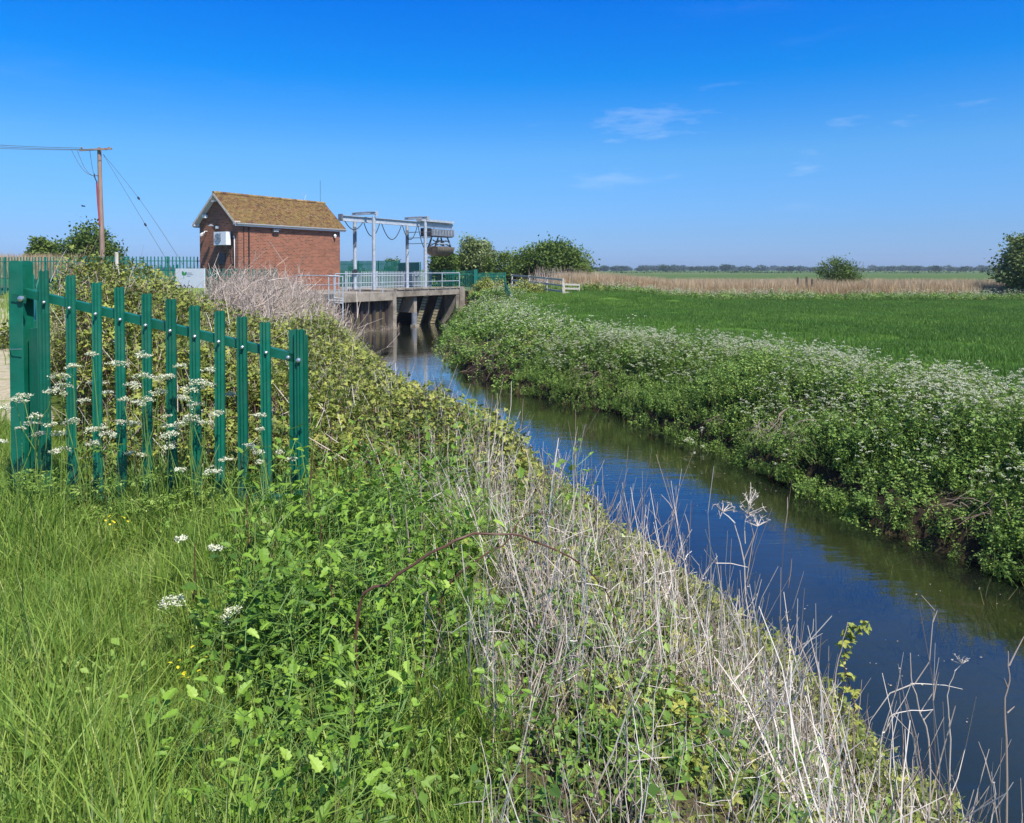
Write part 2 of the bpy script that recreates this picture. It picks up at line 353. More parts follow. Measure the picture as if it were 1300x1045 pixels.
def tgrid():
    def axis(parts):
        o = []
        for a, b, s in parts: o += list(np.arange(a, b, s))
        return np.array(o)
    xs = axis([(-4000, -400, 400), (-400, -60, 34), (-60, -14, 2), (-14, 13, .16), (13, 60, 1.5), (60, 400, 34), (400, 4400, 400)])
    ys = axis([(-60, -4, 4), (-4, 26, .16), (26, 62, .3), (62, 110, 3), (110, 400, 29), (400, 6400, 500)])
    X, Y = np.meshgrid(xs, ys, indexing='ij'); Z = TZ(X, Y)
    b = MB(); nx, ny = X.shape; idx = np.arange(nx*ny).reshape(nx, ny)
    Fq = np.stack([idx[:-1, :-1], idx[1:, :-1], idx[1:, 1:], idx[:-1, 1:]], -1).reshape(-1, 4)
    b.add(np.stack([X, Y, Z], -1).reshape(-1, 3), Fq)
    o = b.build('ground', M['ground'], smooth=True, kind='structure')
    dl = xL(Y)-X; dr = X-xR(Y)
    soil = np.array([.075, .062, .036]); fld = np.array([.075, .15, .022]); lawn = np.array([.09, .13, .03]); bed = np.array([.13, .10, .045]); marsh = np.array([.07, .115, .032])
    c = np.zeros(X.shape+(3,))+soil
    def put(mask, col): c[:] = c*(1-mask[..., None])+col*mask[..., None]
    put(((dl <= 0) & (dr <= 0)).astype(float), bed)
    put(sm(1.6, .1, dr)*sm(-.6, -.1, dr), np.array([.035, .026, .018])); put(((dl < 0) & (dr < 0))*sm(-3.2, -.9, dr)*sm(-.25, -.7, dr), np.array([.24, .19, .085])); put(((dl < 0) & (dr < 0))*sm(-2.4, -3.6, dr), np.array([.05, .045, .03]))
    put(sm(2.6, 4.4, dr), fld)
    put(sm(2.5, 4, dl)*sm(70, 20, Y), lawn)
    put(sm(60, 64, Y)*sm(-60, -30, X), np.array([.16, .14, .06])); put(sm(76, 82, Y), marsh)
    st = .5+.5*np.sin(Y*.02+np.sin(X*.004)*2)+.2*np.sin(X*.01+Y*.03)
    put(sm(300, 500, Y)*sm(.7, 1.1, st), np.array([.20, .21, .08])); 
    a = o.data.attributes.new('gcol', 'FLOAT_COLOR', 'POINT')
    a.data.foreach_set('color', np.concatenate([c, np.ones(X.shape+(1,))], -1).astype(np.float32).reshape(-1))
tgrid()
b = MB(); b.add([(-14, -30, 0), (12, -30, 0), (12, 60, 0), (-14, 60, 0)], [[0, 1, 2, 3]]); b.build('water', M['water'], kind='structure')
# pale gravel track behind the left fence post
b = MB(); xs = np.linspace(0, 1, 9); ys = np.linspace(5.2, 40, 50)
e1 = lambda y: -.655*y+.35-1.1*sm(9, 6, y)*0+.12*np.sin(y*1.7)
V = np.array([[e1(y)-s*3.6, y, 0] for y in ys for s in xs]); V[:, 2] = TZ(V[:, 0], V[:, 1])+.03
idx = np.arange(len(V)).reshape(50, 9)
b.add(V, np.stack([idx[:-1, :-1], idx[:-1, 1:], idx[1:, 1:], idx[1:, :-1]], -1).reshape(-1, 4)); b.build('path', M['gravel'], kind='structure')

# ------------------------------------------------------------------ palisade fences
def pale_mesh(w_, h, near, name, m):
    b = MB()
    if near:
        px = np.array([-33, -28, -20, -13, -6, 0, 6, 13, 20, 28, 33])/33*w_/2
        py = np.array([7, 1, 1, 9, 9, 2, 9, 9, 1, 1, 7])*.0011
        top = np.array([-16, -5, 0, -2, -5, -8, -5, -2, 0, -5, -16])*.001
        n = len(px); zz = [0, h*.5, h]
        V = []
        for s in (0, .003):
            for k, z in enumerate(zz):
                for i in range(n): V.append((px[i], -py[i]+s, z+(top[i] if k == 2 else 0)))
        Fc = []
        for s in (0, 1):
            o = s*3*n
            for k in range(2):
                for i in range(n-1):
                    f = [o+k*n+i, o+k*n+i+1, o+(k+1)*n+i+1, o+(k+1)*n+i]; Fc.append(f if s == 0 else f[::-1])
        o = 3*n
        for i in range(n-1): Fc += [[2*n+i, 2*n+i+1, o+2*n+i+1, o+2*n+i], [i+1, i, o+i, o+i+1]]
        for k in range(2): Fc += [[k*n, (k+1)*n, o+(k+1)*n, o+k*n], [k*n+n-1, o+k*n+n-1, o+(k+1)*n+n-1, (k+1)*n+n-1]]
        b.add(V, Fc)
    else:
        x = w_/2; V = [(-x, 0, 0), (0, -.02, 0), (x, 0, 0), (-x, 0, h-.05), (-x*.5, -.01, h), (0, -.02, h-.03), (x*.5, -.01, h), (x, 0, h-.05)]
        V += [(a, c_+.006, d) for a, c_, d in V]
        b.add(V, [[0, 1, 5, 4, 3], [1, 2, 7, 6, 5], [8, 11, 12, 13, 9], [9, 13, 14, 15, 10]])
        b.f.append(np.array([[3, 4, 12, 11], [4, 5, 13, 12], [5, 6, 14, 13], [6, 7, 15, 14], [0, 3, 11, 8], [2, 10, 15, 7]]))
    return b.mesh(name, m)
def palisade(A, B, h, label, m, pitch=.155, postgap=2.75, group=None, wpale=.07, hB=None):
    A = np.array(A, float); B = np.array(B, float); d = B-A; L = np.linalg.norm(d[:2]); n = max(2, int(L/pitch)); rz = math.atan2(d[1], d[0])
    hB = hB or h
    root = empty('palisade_fence', A, rz, label=label, cat='fence', group=group)
    me = pale_mesh(wpale, h, False, 'pale', m)
    slope = (B[2]-A[2])/L
    lim = min(n, 98)
    rest = MB()
    for i in range(n):
        x = L*(i+.5)/n; k = (h+(hB-h)*i/n)/h
        if i < lim:
            o = bpy.data.objects.new('pale', me); COL.objects.link(o); o.parent = root
            o.location = (x, -.03, slope*x); o.rotation_euler = (0, 0, 0); o.scale = (1, 1, k)
        else:
            rest.box((x, -.03, slope*x+h*k/2), (wpale, .015, h*k))
    if rest.v: rest.build('pale', m, root, kind='stuff')
    for z in (.25, h-.3):
        b = MB().bar((0, 0, z), (L, 0, z*hB/h+slope*L), .045, .05); b.build('rail', m, root)
    np_ = max(2, int(round(L/postgap))+1)
    for i in range(np_):
        x = L*i/(np_-1); k = (h+(hB-h)*i/(np_-1))
        MB().box((x, .05, slope*x+k/2), (.10, .055, k*1.0)).build('post', m, root)
    return root

# the near fence panel
def near_fence():
    Y0, Y1 = 4.85, 4.72
    A = W(47, 345, Y0); B = W(377, 417, Y1)
    d = (B-A); Lx = math.hypot(d[0], d[1]); rz = math.atan2(d[1], d[0])
    root = empty('palisade_fence', (A[0], A[1], 2.08), rz, label='dark green metal palisade panel with stepped-down pale tops in the foreground, white umbels in front', cat='fence')
    c, s = math.cos(rz), math.sin(rz)
    def loc(p): q = np.array(p)-np.array([A[0], A[1], 2.08]); return (q[0]*c+q[1]*s, -q[0]*s+q[1]*c, q[2])
    tops = [(60, 343), (92, 349), (125, 358), (156, 364), (188, 372), (219, 379), (250, 387), (280, 394), (310, 401), (340, 408)]
    def line(px, k): return Y0+(Y1-Y0)*(px-47)/330
    for px, py in tops:
        p = W(px, py, line(px, 0)); q = loc(p)
        z0 = -.06 if px < 290 else .08-.0
        zb = W(px, 636 if px > 290 else 650, line(px, 0))[2]-2.08
        zb = max(-.1, zb-.04)
        h = q[2]-zb
        o = bpy.data.objects.new('pale', pale_mesh(.068, h, True, 'pale', M['green'])); COL.objects.link(o); o.parent = root; o.location = (q[0], -.022, zb)
        o.rotation_euler = (random.uniform(-.006, .006), random.uniform(-.006, .006), random.uniform(-.07, .07))
        rp = loc(W(px+1, 378+(px-35)*(455-378)/341., line(px, 0)))
        bl = MB(); P = [(rp[0], -.034, rp[2]), (rp[0], -.044, rp[2]), (rp[0], -.049, rp[2])]; bl.tube(P, [.011, .010, .004], 10); bl.build('bolt', M['bolt'], o if False else root)
    p1 = loc(W(30, 372, line(30, 0))); p2 = loc(W(379, 456, line(379, 0)))
    MB().bar((p1[0], .0, p1[2]), (p2[0], .0, p2[2]), .006, .05).bar((p1[0], .022, p1[2]+.025), (p2[0], .022, p2[2]+.025), .045, .006).build('rail', M['green'], root)
    p1 = loc(W(60, 640, line(60, 0))); p2 = loc(W(379, 634, line(379, 0)))
    MB().bar((p1[0], .0, p1[2]), (p2[0], .0, p2[2]), .006, .05).bar((p1[0], .022, p1[2]+.025), (p2[0], .022, p2[2]+.025), .045, .006).build('rail', M['green'], root)
    # end post at the river side: plate + pale
    e = loc(W(377, 417, Y1)); zb = -.02
    b = MB(); b.box((e[0], .0, (e[2]+zb)/2-.005), (.102, .006, e[2]-zb-.01)); b.box((e[0], .05, (e[2]+zb)/2-.02), (.102, .006, e[2]-zb-.05)); b.box((e[0], .025, (e[2]+zb)/2-.02), (.006, .044, e[2]-zb-.05))
    o = b.build('end_post', M['green'], root)
    o = bpy.data.objects.new('pale', pale_mesh(.06, e[2]-zb, True, 'pale', M['green'])); COL.objects.link(o); o.parent = root; o.location = (e[0]+.02, -.014, zb)
    q = loc(W(381, 457, Y1)); MB().tube([(q[0], -.02, q[2]), (q[0], -.036, q[2]), (q[0], -.041, q[2])], [.016, .014, .005], 10).build('bolt', M['bolt'], root)
    q = loc(W(366, 454, Y1)); MB().tube([(q[0], -.0, q[2]), (q[0], -.016, q[2]), (q[0], -.021, q[2])], [.013, .012, .005], 10).build('bolt', M['bolt'], root)
    # gate-side post: I section with rounded flange tops
    b = MB()
    e = loc(W(24, 331, Y0)); z0, z1 = -.15, e[2]
    def flange(y, w_):
        r = .022; prof = [(-w_/2, z0), (w_/2, z0), (w_/2, z1-r), (w_/2-r*.3, z1-r*.3), (w_/2-r, z1), (-w_/2+r, z1), (-w_/2+r*.3, z1-r*.3), (-w_/2, z1-r)]
        V = [(e[0]+x, yy, z) for yy in (y, y+.007) for x, z in prof]; n = len(prof)
        b.add(V, [list(range(n))]); b.f.append(np.array([list(range(2*n-1, n-1, -1))])+b.n-2*n); b.f.append(np.array([[i, i+n, (i+1) % n+n, (i+1) % n] for i in range(n)])+b.n-2*n)
    flange(-.045, .088); flange(.055, .088); b.box((e[0]-.0, .005, (z0+z1)/2-.01), (.007, .09, z1-z0-.03))
    b.build('gate_post', M['green'], root)
    b = MB(); b.box((e[0]+.058, .03, .62), (.02, .05, 1.25)); b.build('back_plate', M['green'], root)
    q = loc(W(34, 379, Y0)); MB().tube([(q[0], -.048, q[2]), (q[0], -.066, q[2]), (q[0], -.072, q[2])], [.020, .018, .006], 10).build('bolt', M['bolt'], root)
    MB().bar((e[0]-.02, -.05, q[2]+.01), (q[0]+.03, -.05, q[2]-.005), .006, .05).build('bracket', M['green'], root)
    q = loc(W(18, 443, Y0)); MB().tube([(q[0], -.05, q[2]), (q[0]+.03, -.07, q[2]+.003), (q[0]+.10, -.075, q[2]+.006)], .0025, 5).build('wire_stub', M['bolt'], root)
    b = MB()
    for k in range(7): b.box((e[0]+.015, -.0465, .2+k*.019), (.016+.006*(k % 2), .003, .006))
    b.build('stamp_mark', M['greenfar'], root)
near_fence()
# run going back from the gate post, its pales seen almost edge on
a = W(40, 345, 5.3); b_ = W(46, 345, 11.6)
palisade((a[0], a[1], 2.1), (b_[0], b_[1], 2.1), 1.52, 'green palisade run going away from the near gate post, pales seen edge on', M['green'], postgap=3)
# far runs
TOP = 2.45
ya = 46.5
a = W(-240, 326, 50); b_ = W(108, 326, 48)
palisade((a[0], a[1], 2.05), (b_[0], b_[1], 2.05), W(0, 326, 48)[2]-2.05, 'long far green palisade at the left edge, in front of the two dark bushes', M['greenfar'], pitch=.2, wpale=.085)
a = W(109, 325, 48); b_ = W(262, 327, 50)
palisade((a[0], a[1], 2.05), (b_[0], b_[1], 2.05), W(0, 325, 48)[2]-2.05, 'far green palisade with bright sky between pales, joining the left side of the brick building', M['greenfar'], pitch=.21, wpale=.075)
a = W(150, 338, 40); b_ = W(224, 340, 38)
palisade((a[0], a[1], 2.05), (b_[0], b_[1], 2.05), W(180, 336, 39)[2]-2.05, 'shorter green palisade left of the white signboard, behind the bramble', M['greenfar'], pitch=.3, wpale=.07)
a = W(259, 342, 38.5); b_ = W(350, 342, 37.5)
palisade((a[0], a[1], 2.0), (b_[0], b_[1], 2.0), W(300, 341, 38)[2]-2.0, 'green palisade in front of the brick gable, half buried in dry twigs', M['greenfar'], pitch=.165, wpale=.065)
a = W(430, 331, 70); b_ = W(507, 331, 66)
palisade((a[0], a[1], 2.0), (b_[0], b_[1], 2.0), W(450, 331, 68)[2]-2.0, 'tall green palisade behind the gantry legs, right beside the brick wall', M['greenfar'], pitch=.14, wpale=.11)
a = W(507, 333, 66); b_ = W(533, 333, 60)
palisade((a[0], a[1], 2.0), (b_[0], b_[1], 2.0), W(515, 333, 63)[2]-2.0, 'short dense green palisade block between the two middle gantry legs', M['greenfar'], pitch=.13, wpale=.12)
a = W(546, 344, 57); b_ = W(605, 344, 60)
palisade((a[0], a[1], 2.0), (b_[0], b_[1], 2.0), W(600, 343, 60)[2]-2.0, 'grey-green palisade right of the last gantry leg, at the end of the deck', M['greenfar'], pitch=.19, wpale=.06)
a = W(605, 346, 60); b_ = W(642, 348, 66)
palisade((a[0], a[1], 2.0), (b_[0], b_[1], 2.0), W(620, 346, 62)[2]-2.0, 'low green palisade between the tall green post and the timber rails, above yellowish bramble', M['greenfar'], pitch=.2, wpale=.05)
a = W(641, 366, 50); b_ = W(655, 392, 47)
palisade((a[0], a[1], 1.7), (b_[0], b_[1], 1.15), 1.35, 'small sloping green palisade wing stepping down towards the river through white flowers', M['greenfar'], pitch=.2, wpale=.08, hB=.5)
p = W(604, 342, 59.8); h = p[2]-1.9
b = MB(); b.box((0, 0, h/2), (.28, .05, h)).box((0, .12, h/2-.01), (.28, .05, h-.02)).box((0, .06, h/2-.02), (.05, .08, h-.04))
o = b.build('fence_post', M['greenfar'], label='stout dark green post taller than the palisades on either side of it', cat='post'); o.location = (p[0], p[1]-.25, 1.9)
# galvanised back fence of the deck
a = S(-.3, -3.9, 2.3); b_ = S(8.6, -3.9, 2.3)
palisade(a, b_, 1.28, 'light grey galvanised palisade along the back of the concrete deck, behind the gantry legs', M['galv'], pitch=.16, wpale=.05)

# ------------------------------------------------------------------ railings
def railing(P, h, label, gap=1.6, drop=None, m='galv', rr=.028):
    P = [np.array(p, float) for p in P]
    root = empty('handrail', P[0], label=label, cat='railing')
    o = P[0]
    for k, nm in ((1.0, 'top_rail'), (.52, 'middle_rail')):
        b = MB(); b.tube([p-o+np.array([0, 0, h*k]) for p in P], rr*(1 if k == 1 else .85), 8); b.build(nm, M[m], root)
    for i in range(len(P)-1):
        L = np.linalg.norm(P[i+1]-P[i]); n = max(1, int(round(L/gap)))
        for j in range(n+(i == len(P)-2)):
            q = P[i]+(P[i+1]-P[i])*j/n-o
            b = MB(); b.tube([q+np.array([0, 0, -.02]), q+np.array([0, 0, h])], rr*1.05, 8); b.build('post', M[m], root)
    return root
railing([S(-5.1, -.12, 2.31), S(6.9, -.12, 2.31)], 1.14, 'long galvanised handrail along the front edge of the concrete deck', 2.0)
q1 = W(376, 352, 43.5); q2 = W(430, 350, 42.5)
railing([(q1[0], q1[1], 2.25), (q2[0], q2[1], 2.25)], q2[2]-2.25, 'galvanised handrail in front of the brick long wall, left of the deck', 2.0)
# ladder frame at the left end
p = W(425, 350, 41.3)
root = empty('access_ladder', (p[0], p[1], .3), label='pale galvanised ladder frame standing in dry twigs at the left end of the deck', cat='ladder')
for px in (417, 424, 435):
    q = W(px, 350, 41.3); MB().tube([(q[0]-p[0], 0, .35), (q[0]-p[0], 0, q[2]-.3)], .035, 8).build('upright', M['galv'], root)
for py, a0, a1 in ((350, 417, 435), (378, 424, 435), (381, 417, 435), (384, 424, 435)):
    q = W(a0, py, 41.3); r_ = W(a1, py+1.2, 41.3); MB().tube([(q[0]-p[0], -.03, q[2]-.3), (r_[0]-p[0], -.03, r_[2]-.3)], .03, 8).build('rung', M['galv'], root)

# ------------------------------------------------------------------ sluice
def sbox(b, t0, t1, n0, n1, z0, z1):
    V = [S(tt, n, z) for tt in (t0, t1) for n in (n0, n1) for z in (z0, z1)]
    b.add(V, [[0, 1, 3, 2], [4, 6, 7, 5], [0, 4, 5, 1], [2, 3, 7, 6], [0, 2, 6, 4], [1, 5, 7, 3]])
    return b
root = empty('sluice_bridge', (0, 0, 0), label='stained concrete sluice deck on piers over the dark channel mouth', cat='bridge')
sbox(MB(), -5.25, -.02, -4.2, 0, 1.80, 2.29).build('deck_slab', M['conc'], root)
sbox(MB(), -.02, 7.3, -4.2, -.02, 1.98, 2.40).build('deck_slab', M['conc'], root)
b = MB()
for i in range(9): sbox(b, .1+i*.8, .1+i*.8+.72, -.3, .03, 2.405, 2.50)
b.build('kerb', M['conc'], root)
sbox(MB(), -.32, -.0, -.6, .03, -.7, 2.30).build('pier', M['conc'], root)
sbox(MB(), 6.75, 7.32, -1.3, .05, -.7, 2.41).build('pier', M['conc'], root)
sbox(MB(), 6.77, 7.32, -4.1, -1.31, -.7, 1.97).build('side_wall', M['concd'], root)  # inner walls carry the bay's shade in their colour
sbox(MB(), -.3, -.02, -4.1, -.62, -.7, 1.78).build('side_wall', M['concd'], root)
sbox(MB(), -.0, 6.74, -4.4, -4.15, -.7, 1.97).build('back_wall', M['black'], root)  # coloured black to give the darkness behind the screens
sbox(MB(), 2.05, 2.35, -1.6, -.25, .9, 1.96).build('pier', M['conc'], root)
b = MB(); b.tube([S(2.2, -.35, .1), S(2.2, -.35, .9)], .2, 12); b.build('gauge_tube', M['galvdark'], root)
sbox(MB(), 2.0, 2.4, -.5, -.1, -.6, .12).build('gauge_block', M['conc'], root)
b = MB()  # right bay wall piece, curved outline shaped after its sunlit area
cur = [(0.0, 1.95)]+[(-.1-1.6*(1-math.cos(a_)), 1.95-2.1*math.sin(a_)) for a_ in np.linspace(.12, 1.5, 9)]
V = []; 
for tt in (6.42, 6.74):
    V += [S(tt, -.04, z) for _, z in [(0, 1.95), (0, -.4)]]+[S(tt, n, z) for n, z in cur[1:]]
n = len(V)//2; b.add(V, [list(range(n))]); b.f.append(np.array([list(range(2*n-1, n-1, -1))])); b.f.append(np.array([[i, i+n, (i+1) % n+n, (i+1) % n] for i in range(n)]))
b.build('sunlit_wall_part', M['conc'], root)
# corrugated sheet piles
pr = []; x = -5.25; k = 0
while x < -.35:
    for dx, n in ((0, -.72), (.16, -.72), (.28, -.38), (.44, -.38)): pr.append((x+dx, n))
    x += .56
b = MB(); V = [S(tt, n, z) for tt, n in pr for z in (-.6, 1.79)]
b.add(V, [[2*i, 2*i+2, 2*i+3, 2*i+1] for i in range(len(pr)-1)])
b.build('sheet_piles', M['rust'], root)
# inclined trash screens
for i, (t0, lbl) in enumerate(((.35, 'leftmost inclined trash screen in the sluice mouth, beside the concrete pier'), (3.0, 'middle inclined trash screen in the sluice mouth, right of the gauge tube'), (4.6, 'rightmost inclined trash screen in the sluice mouth, nearest the curved sunlit wall piece'))):
    r_ = empty('trash_screen', S(t0, -1.0, -.3), 0, label=lbl, cat='screen')
    o = S(t0, -1.0, -.3); L0 = S(t0, -1.15, -.3)-o; L1 = S(t0+.1, -.35, 1.95)-o
    for dt in (0, .62): MB().bar(L0+U*dt, L1+U*dt, .07, .12).build('side_frame', M['black'], r_)  # black frames paint in the shadows beside the rungs
    b = MB(); 
    for k in range(22):
        c_ = L0+(L1-L0)*(k+.5)/22; b.bar(c_+U*.03, c_+U*.59, .05, .035)
    b.build('rungs', M['rung'], r_)

# ------------------------------------------------------------------ gantry and grab
def gp(tt, n, z): return S(tt, n, z)
e0 = W(475, 367, 48.9); T1 = ((e0-F0)@U, (e0-F0)@N_)
e1_ = W(540, 366, 53.4); T2 = ((e1_-F0)@U, (e1_-F0)@N_)
n1 = (T1[1]+T2[1])/2; nb = n1-1.62; zt = H+3.35; org = S(T1[0], n1, 2.3)
root = empty('gantry', org, label='pale galvanised overhead runway gantry on four legs beside the brick building', cat='gantry')
L_ = lambda tt, n, z: S(tt, n, z)-org
for tt in (T1[0], T2[0]):
    for n in (n1, nb):
        b = MB(); b.tube([L_(tt, n, 2.28), L_(tt, n, zt)], .115, 12); b.tube([L_(tt, n, 2.29), L_(tt, n, 2.33)], .22, 12); b.build('leg', M['galv'], root)
    b = MB(); b.bar(L_(tt, n1+.22, zt+.16), L_(tt, nb-.22, zt+.16), .16, .04); b.bar(L_(tt, n1+.22, zt+.30), L_(tt, nb-.22, zt+.30), .16, .03); b.bar(L_(tt, n1+.2, zt+.23), L_(tt, nb-.2, zt+.23), .03, .12)
    b.bar(L_(tt, n1+.22, zt+.02), L_(tt, n1+.22, zt+.34), .2, .03)
    b.bar(L_(tt-.06, nb+.15, zt+.24), L_(tt-.06, n1-.2, zt+.24), .02, .2); b.build('cross_beam', M['galvdark'] if False else M['galv'], root)
nm = (n1+nb)/2
t0 = T1[0]-2.05; t9 = T1[0]+9.6; zb = zt-.14
b = MB(); b.bar(L_(t0, nm, zb-.2), L_(t9, nm, zb-.2), .22, .03); b.bar(L_(t0, nm, zb+.13), L_(t9, nm, zb+.13), .22, .03); b.bar(L_(t0, nm, zb-.03), L_(t9, nm, zb-.03), .03, .34); b.build('runway_beam', M['galv'], root)
MB().bar(L_(t0-.12, nm, zb), L_(t0, nm, zb), .3, .42).build('end_stop', M['galvdark'], root)
MB().bar(L_(T2[0]+.3, nm+.02, zt+.12), L_(t9-.2, nm+.02, zt+.12), .5, .16).build('top_housing', M['galv'], root)
tl = [t0+.1, T1[0]-.3, T1[0]+.9, T1[0]+2.9, T1[0]+4.3, T2[0]+.1]
for i, (a0, a1, sag) in enumerate(((t0+.1, t0+1.7, .5), (t0+1.8, t0+3.3, .85), (t0+3.5, t0+5.5, 1.0), (t0+5.6, t0+7.2, .95), (t0+7.3, t0+9.1, 1.6))):
    P = [L_(a0+(a1-a0)*s, nm+.2, zb-.22-sag*(1-(2*s-1)**2)) for s in np.linspace(0, 1, 13)]
    MB().tube(P, .028, 6).build('festoon_cable', M['black'], root)
for tt in (T1[0], T2[0]):
    b = MB(); b.bar(L_(tt, nb, zt-1.9), L_(tt, nb, zt-.6), .25, .2, (1, 0, 0)); b.build('switch_box', M['galvdark'], root)
for z in (zt-.75, zt-1.15, zt-1.55):
    q = L_(T2[0]+.3, nb, z); q2 = L_(T2[0]+.1, n1, z)
    MB().bar(L_(T2[0], nb, z), L_(T2[0], n1+.6, z), .03, .05).build('side_rail', M['galvdark'], root)
b = MB(); q = L_(T1[0], nb-.05, 3.55); b.tube([q, q+np.array([.12, -.25, 0])], [.14, .17], 10); b.build('cable_drum', M['black'], root)
# hoist trolley
tc_ = (T2[0]+.9, t9-.25)
org2 = S(tc_[0], nm, zb-.3)
root = empty('hoist_trolley', org2, label='long grey hoist trolley box hanging under the right end of the runway beam', cat='hoist')
L2 = lambda tt, n, z: S(tt, n, z)-org2
z1 = zb-.26
MB().bar(L2(tc_[0]+.5, nm, z1-.30), L2(tc_[1], nm, z1-.30), .6, .5).build('housing', M['galvdark'], root)
MB().bar(L2(tc_[0]-.1, nm, z1-.32), L2(tc_[0]+.48, nm, z1-.32), .5, .6).build('motor', M['black'], root)
b = MB()
for k in range(9):
    tt = tc_[0]+.75+k*.35; b.bar(L2(tt, nm+.31, z1-.5), L2(tt, nm+.31, z1-.1), .03, .03)
b.build('side_ribs', M['galv'], root)
MB().bar(L2(tc_[0]+.4, nm, z1-.58), L2(tc_[1]-.1, nm, z1-.58), .5, .05).build('base_frame', M['black'], root)
# weed grab
tg = (tc_[0]+.7, tc_[0]+2.9); zg = z1-.62; cx = (tg[0]+tg[1])/2
root = empty('weed_grab', S(cx, nm, zg), label='brown steel weed grab bucket folded up under the hoist trolley', cat='grab')
L3 = lambda tt, n, z: S(tt, n, z)-S(cx, nm, zg)
for s in (-1, 1):
    for n in (-.3, .3):
        MB().bar(L3(cx+s*.55, nm+n, zg), L3(cx+s*.95, nm+n, zg-.72), .06, .1).build('arm', M['black'], root)
        MB().bar(L3(cx-s*.5, nm+n*.8, zg-.2), L3(cx+s*.85, nm+n*.8, zg-.62), .05, .07).build('link', M['galvdark'], root)
for z in (-.28, -.46): MB().bar(L3(cx-.75, nm+.32, zg+z), L3(cx+.75, nm+.32, zg+z), .08, .07).build('cross_bar', M['black' if z > -.3 else 'galv'], root)
MB().bar(L3(cx-.9, nm, zg-.66), L3(cx+.9, nm, zg-.66), .5, .06).build('top_frame', M['galv'], root)
for s in (-1, 1):   # two curved jaws
    b = MB(); V = []; na = 9
    for tt in (cx-1.05, cx+1.05):
        for rr in (.62, .57):
            for a_ in np.linspace(0.02, math.pi/2-.03, na): V.append(L3(tt*.0+cx+(tt-cx)*(1-.12*math.sin(a_)), nm+s*rr*math.cos(a_), zg-.7-rr*1.05*math.sin(a_)))
    Fc = []
    for o1, o2, rev in ((0, 2*na, 0), (na, 3*na, 1)):
        for i in range(na-1): Fc.append([o1+i, o1+i+1, o2+i+1, o2+i])
    for i in range(na-1): Fc += [[i, i+1, na+i+1, na+i], [2*na+i, 2*na+i+1, 3*na+i+1, 3*na+i]]
    b.add(V, Fc)
    for tt in (cx-1.0, cx+1.0):     # end cheeks
        P = [L3(cx+(tt-cx)*(1-.12*math.sin(a_)), nm+s*.6*math.cos(a_), zg-.7-.6*1.05*math.sin(a_)) for a_ in np.linspace(0.02, math.pi/2-.03, na)]+[L3(tt, nm+s*.02, zg-.7)]
        b.add(P, [list(range(len(P)))])
    b.build('jaw', M['rope'], root)
    b = MB()
    for k in range(8):
        tt = cx-.85+k*.243; b.tube([L3(tt, nm+s*.06, zg-1.3), L3(tt, nm+s*.02, zg-1.42)], [.03, .01], 5)
    b.build('teeth', M['rust'], root)

# ------------------------------------------------------------------ pump house
C0 = W(303, 342, 47.5); AX = math.atan2(U[1], U[0])
hx = empty('brick_building', (C0[0], C0[1], 2.0), AX, label='small red brick pumping station with mossy orange pitched roof', cat='building')
# local: x along the long wall, y across (away from the river), z up ; eye is at z 1.7
LW, WW = 8.75, 3.75; ZE = 1.7+2.98; PK = 1.72; OV = .38; OE = .16
b = MB()
V = [(0, 0, -.8), (LW, 0, -.8), (LW, WW, -.8), (0, WW, -.8), (0, 0, ZE), (LW, 0, ZE), (LW, WW, ZE), (0, WW, ZE), (0, WW/2, ZE+PK), (LW, WW/2, ZE+PK)]
b.add(V, [[0, 1, 5, 4], [2, 3, 7, 6]]); b.f.append(np.array([[3, 0, 4, 8, 7], [1, 2, 6, 9, 5]]))
b.build('wall', M['brick'], hx)
# roof of individual tiles
b = MB(); sl = math.atan2(PK, WW/2); rl = (WW/2+OE+.12)/math.cos(sl); nrow = 26; g = rl/nrow; nc = 58; tw = (LW+2*OV)/nc
bt = []; 
for s in (0, 1):
    for r_ in range(nrow):
        for c_ in range(nc):
            d0 = r_*g; d1 = d0+g*1.25   # distance down from the ridge
            x0 = -OV+c_*tw+.003; x1 = x0+tw-.006; j = random.uniform(-.004, .006)
            def pt(x, d, up):
                y = WW/2-d*math.cos(sl)-up*math.sin(sl) if s == 0 else WW/2+d*math.cos(sl)+up*math.sin(sl)
                return (x, y, ZE+PK+.09-d*math.sin(sl)+up*math.cos(sl))
            xm = (x0+x1)/2
            b.add([pt(x0, d0, 0), pt(xm, d0, .012), pt(x1, d0, 0), pt(x0, d1, .032+j), pt(xm, d1, .05+j), pt(x1, d1, .032+j), pt(x0, d1, .0), pt(x1, d1, .0)],
                  [[0, 1, 4, 3], [1, 2, 5, 4]], random.random()*.8+.2*(mn.noise((x0*.5, d0*.7, s))+.5))
            b.f.append(np.array([[3, 4, 5, 7, 6]])+b.n-8)
roof = b.build('roof', M['tile'], hx)
b = MB()
for k in range(21):
    x0 = -OV+k*(LW+2*OV)/21
    b.tube([(x0, WW/2, ZE+PK+.10), (x0+(LW+2*OV)/21-.01, WW/2, ZE+PK+.11)], .11, 8, random.random())
b.build('ridge_tiles', M['tile'], roof)
b = MB()                                                   # solid underlay, so no light leaks in
for s in (0, 1):
    ys = WW/2-(WW/2+OE) if s == 0 else WW/2+(WW/2+OE); zs = ZE+PK+.07-(WW/2+OE)*math.tan(sl)
    b.add([(-OV+.02, ys, zs), (LW+OV-.02, ys, zs), (LW+OV-.02, WW/2, ZE+PK+.07), (-OV+.02, WW/2, ZE+PK+.07)], [[0, 1, 2, 3]])
b.build('soffit_boards', M['white'], roof)
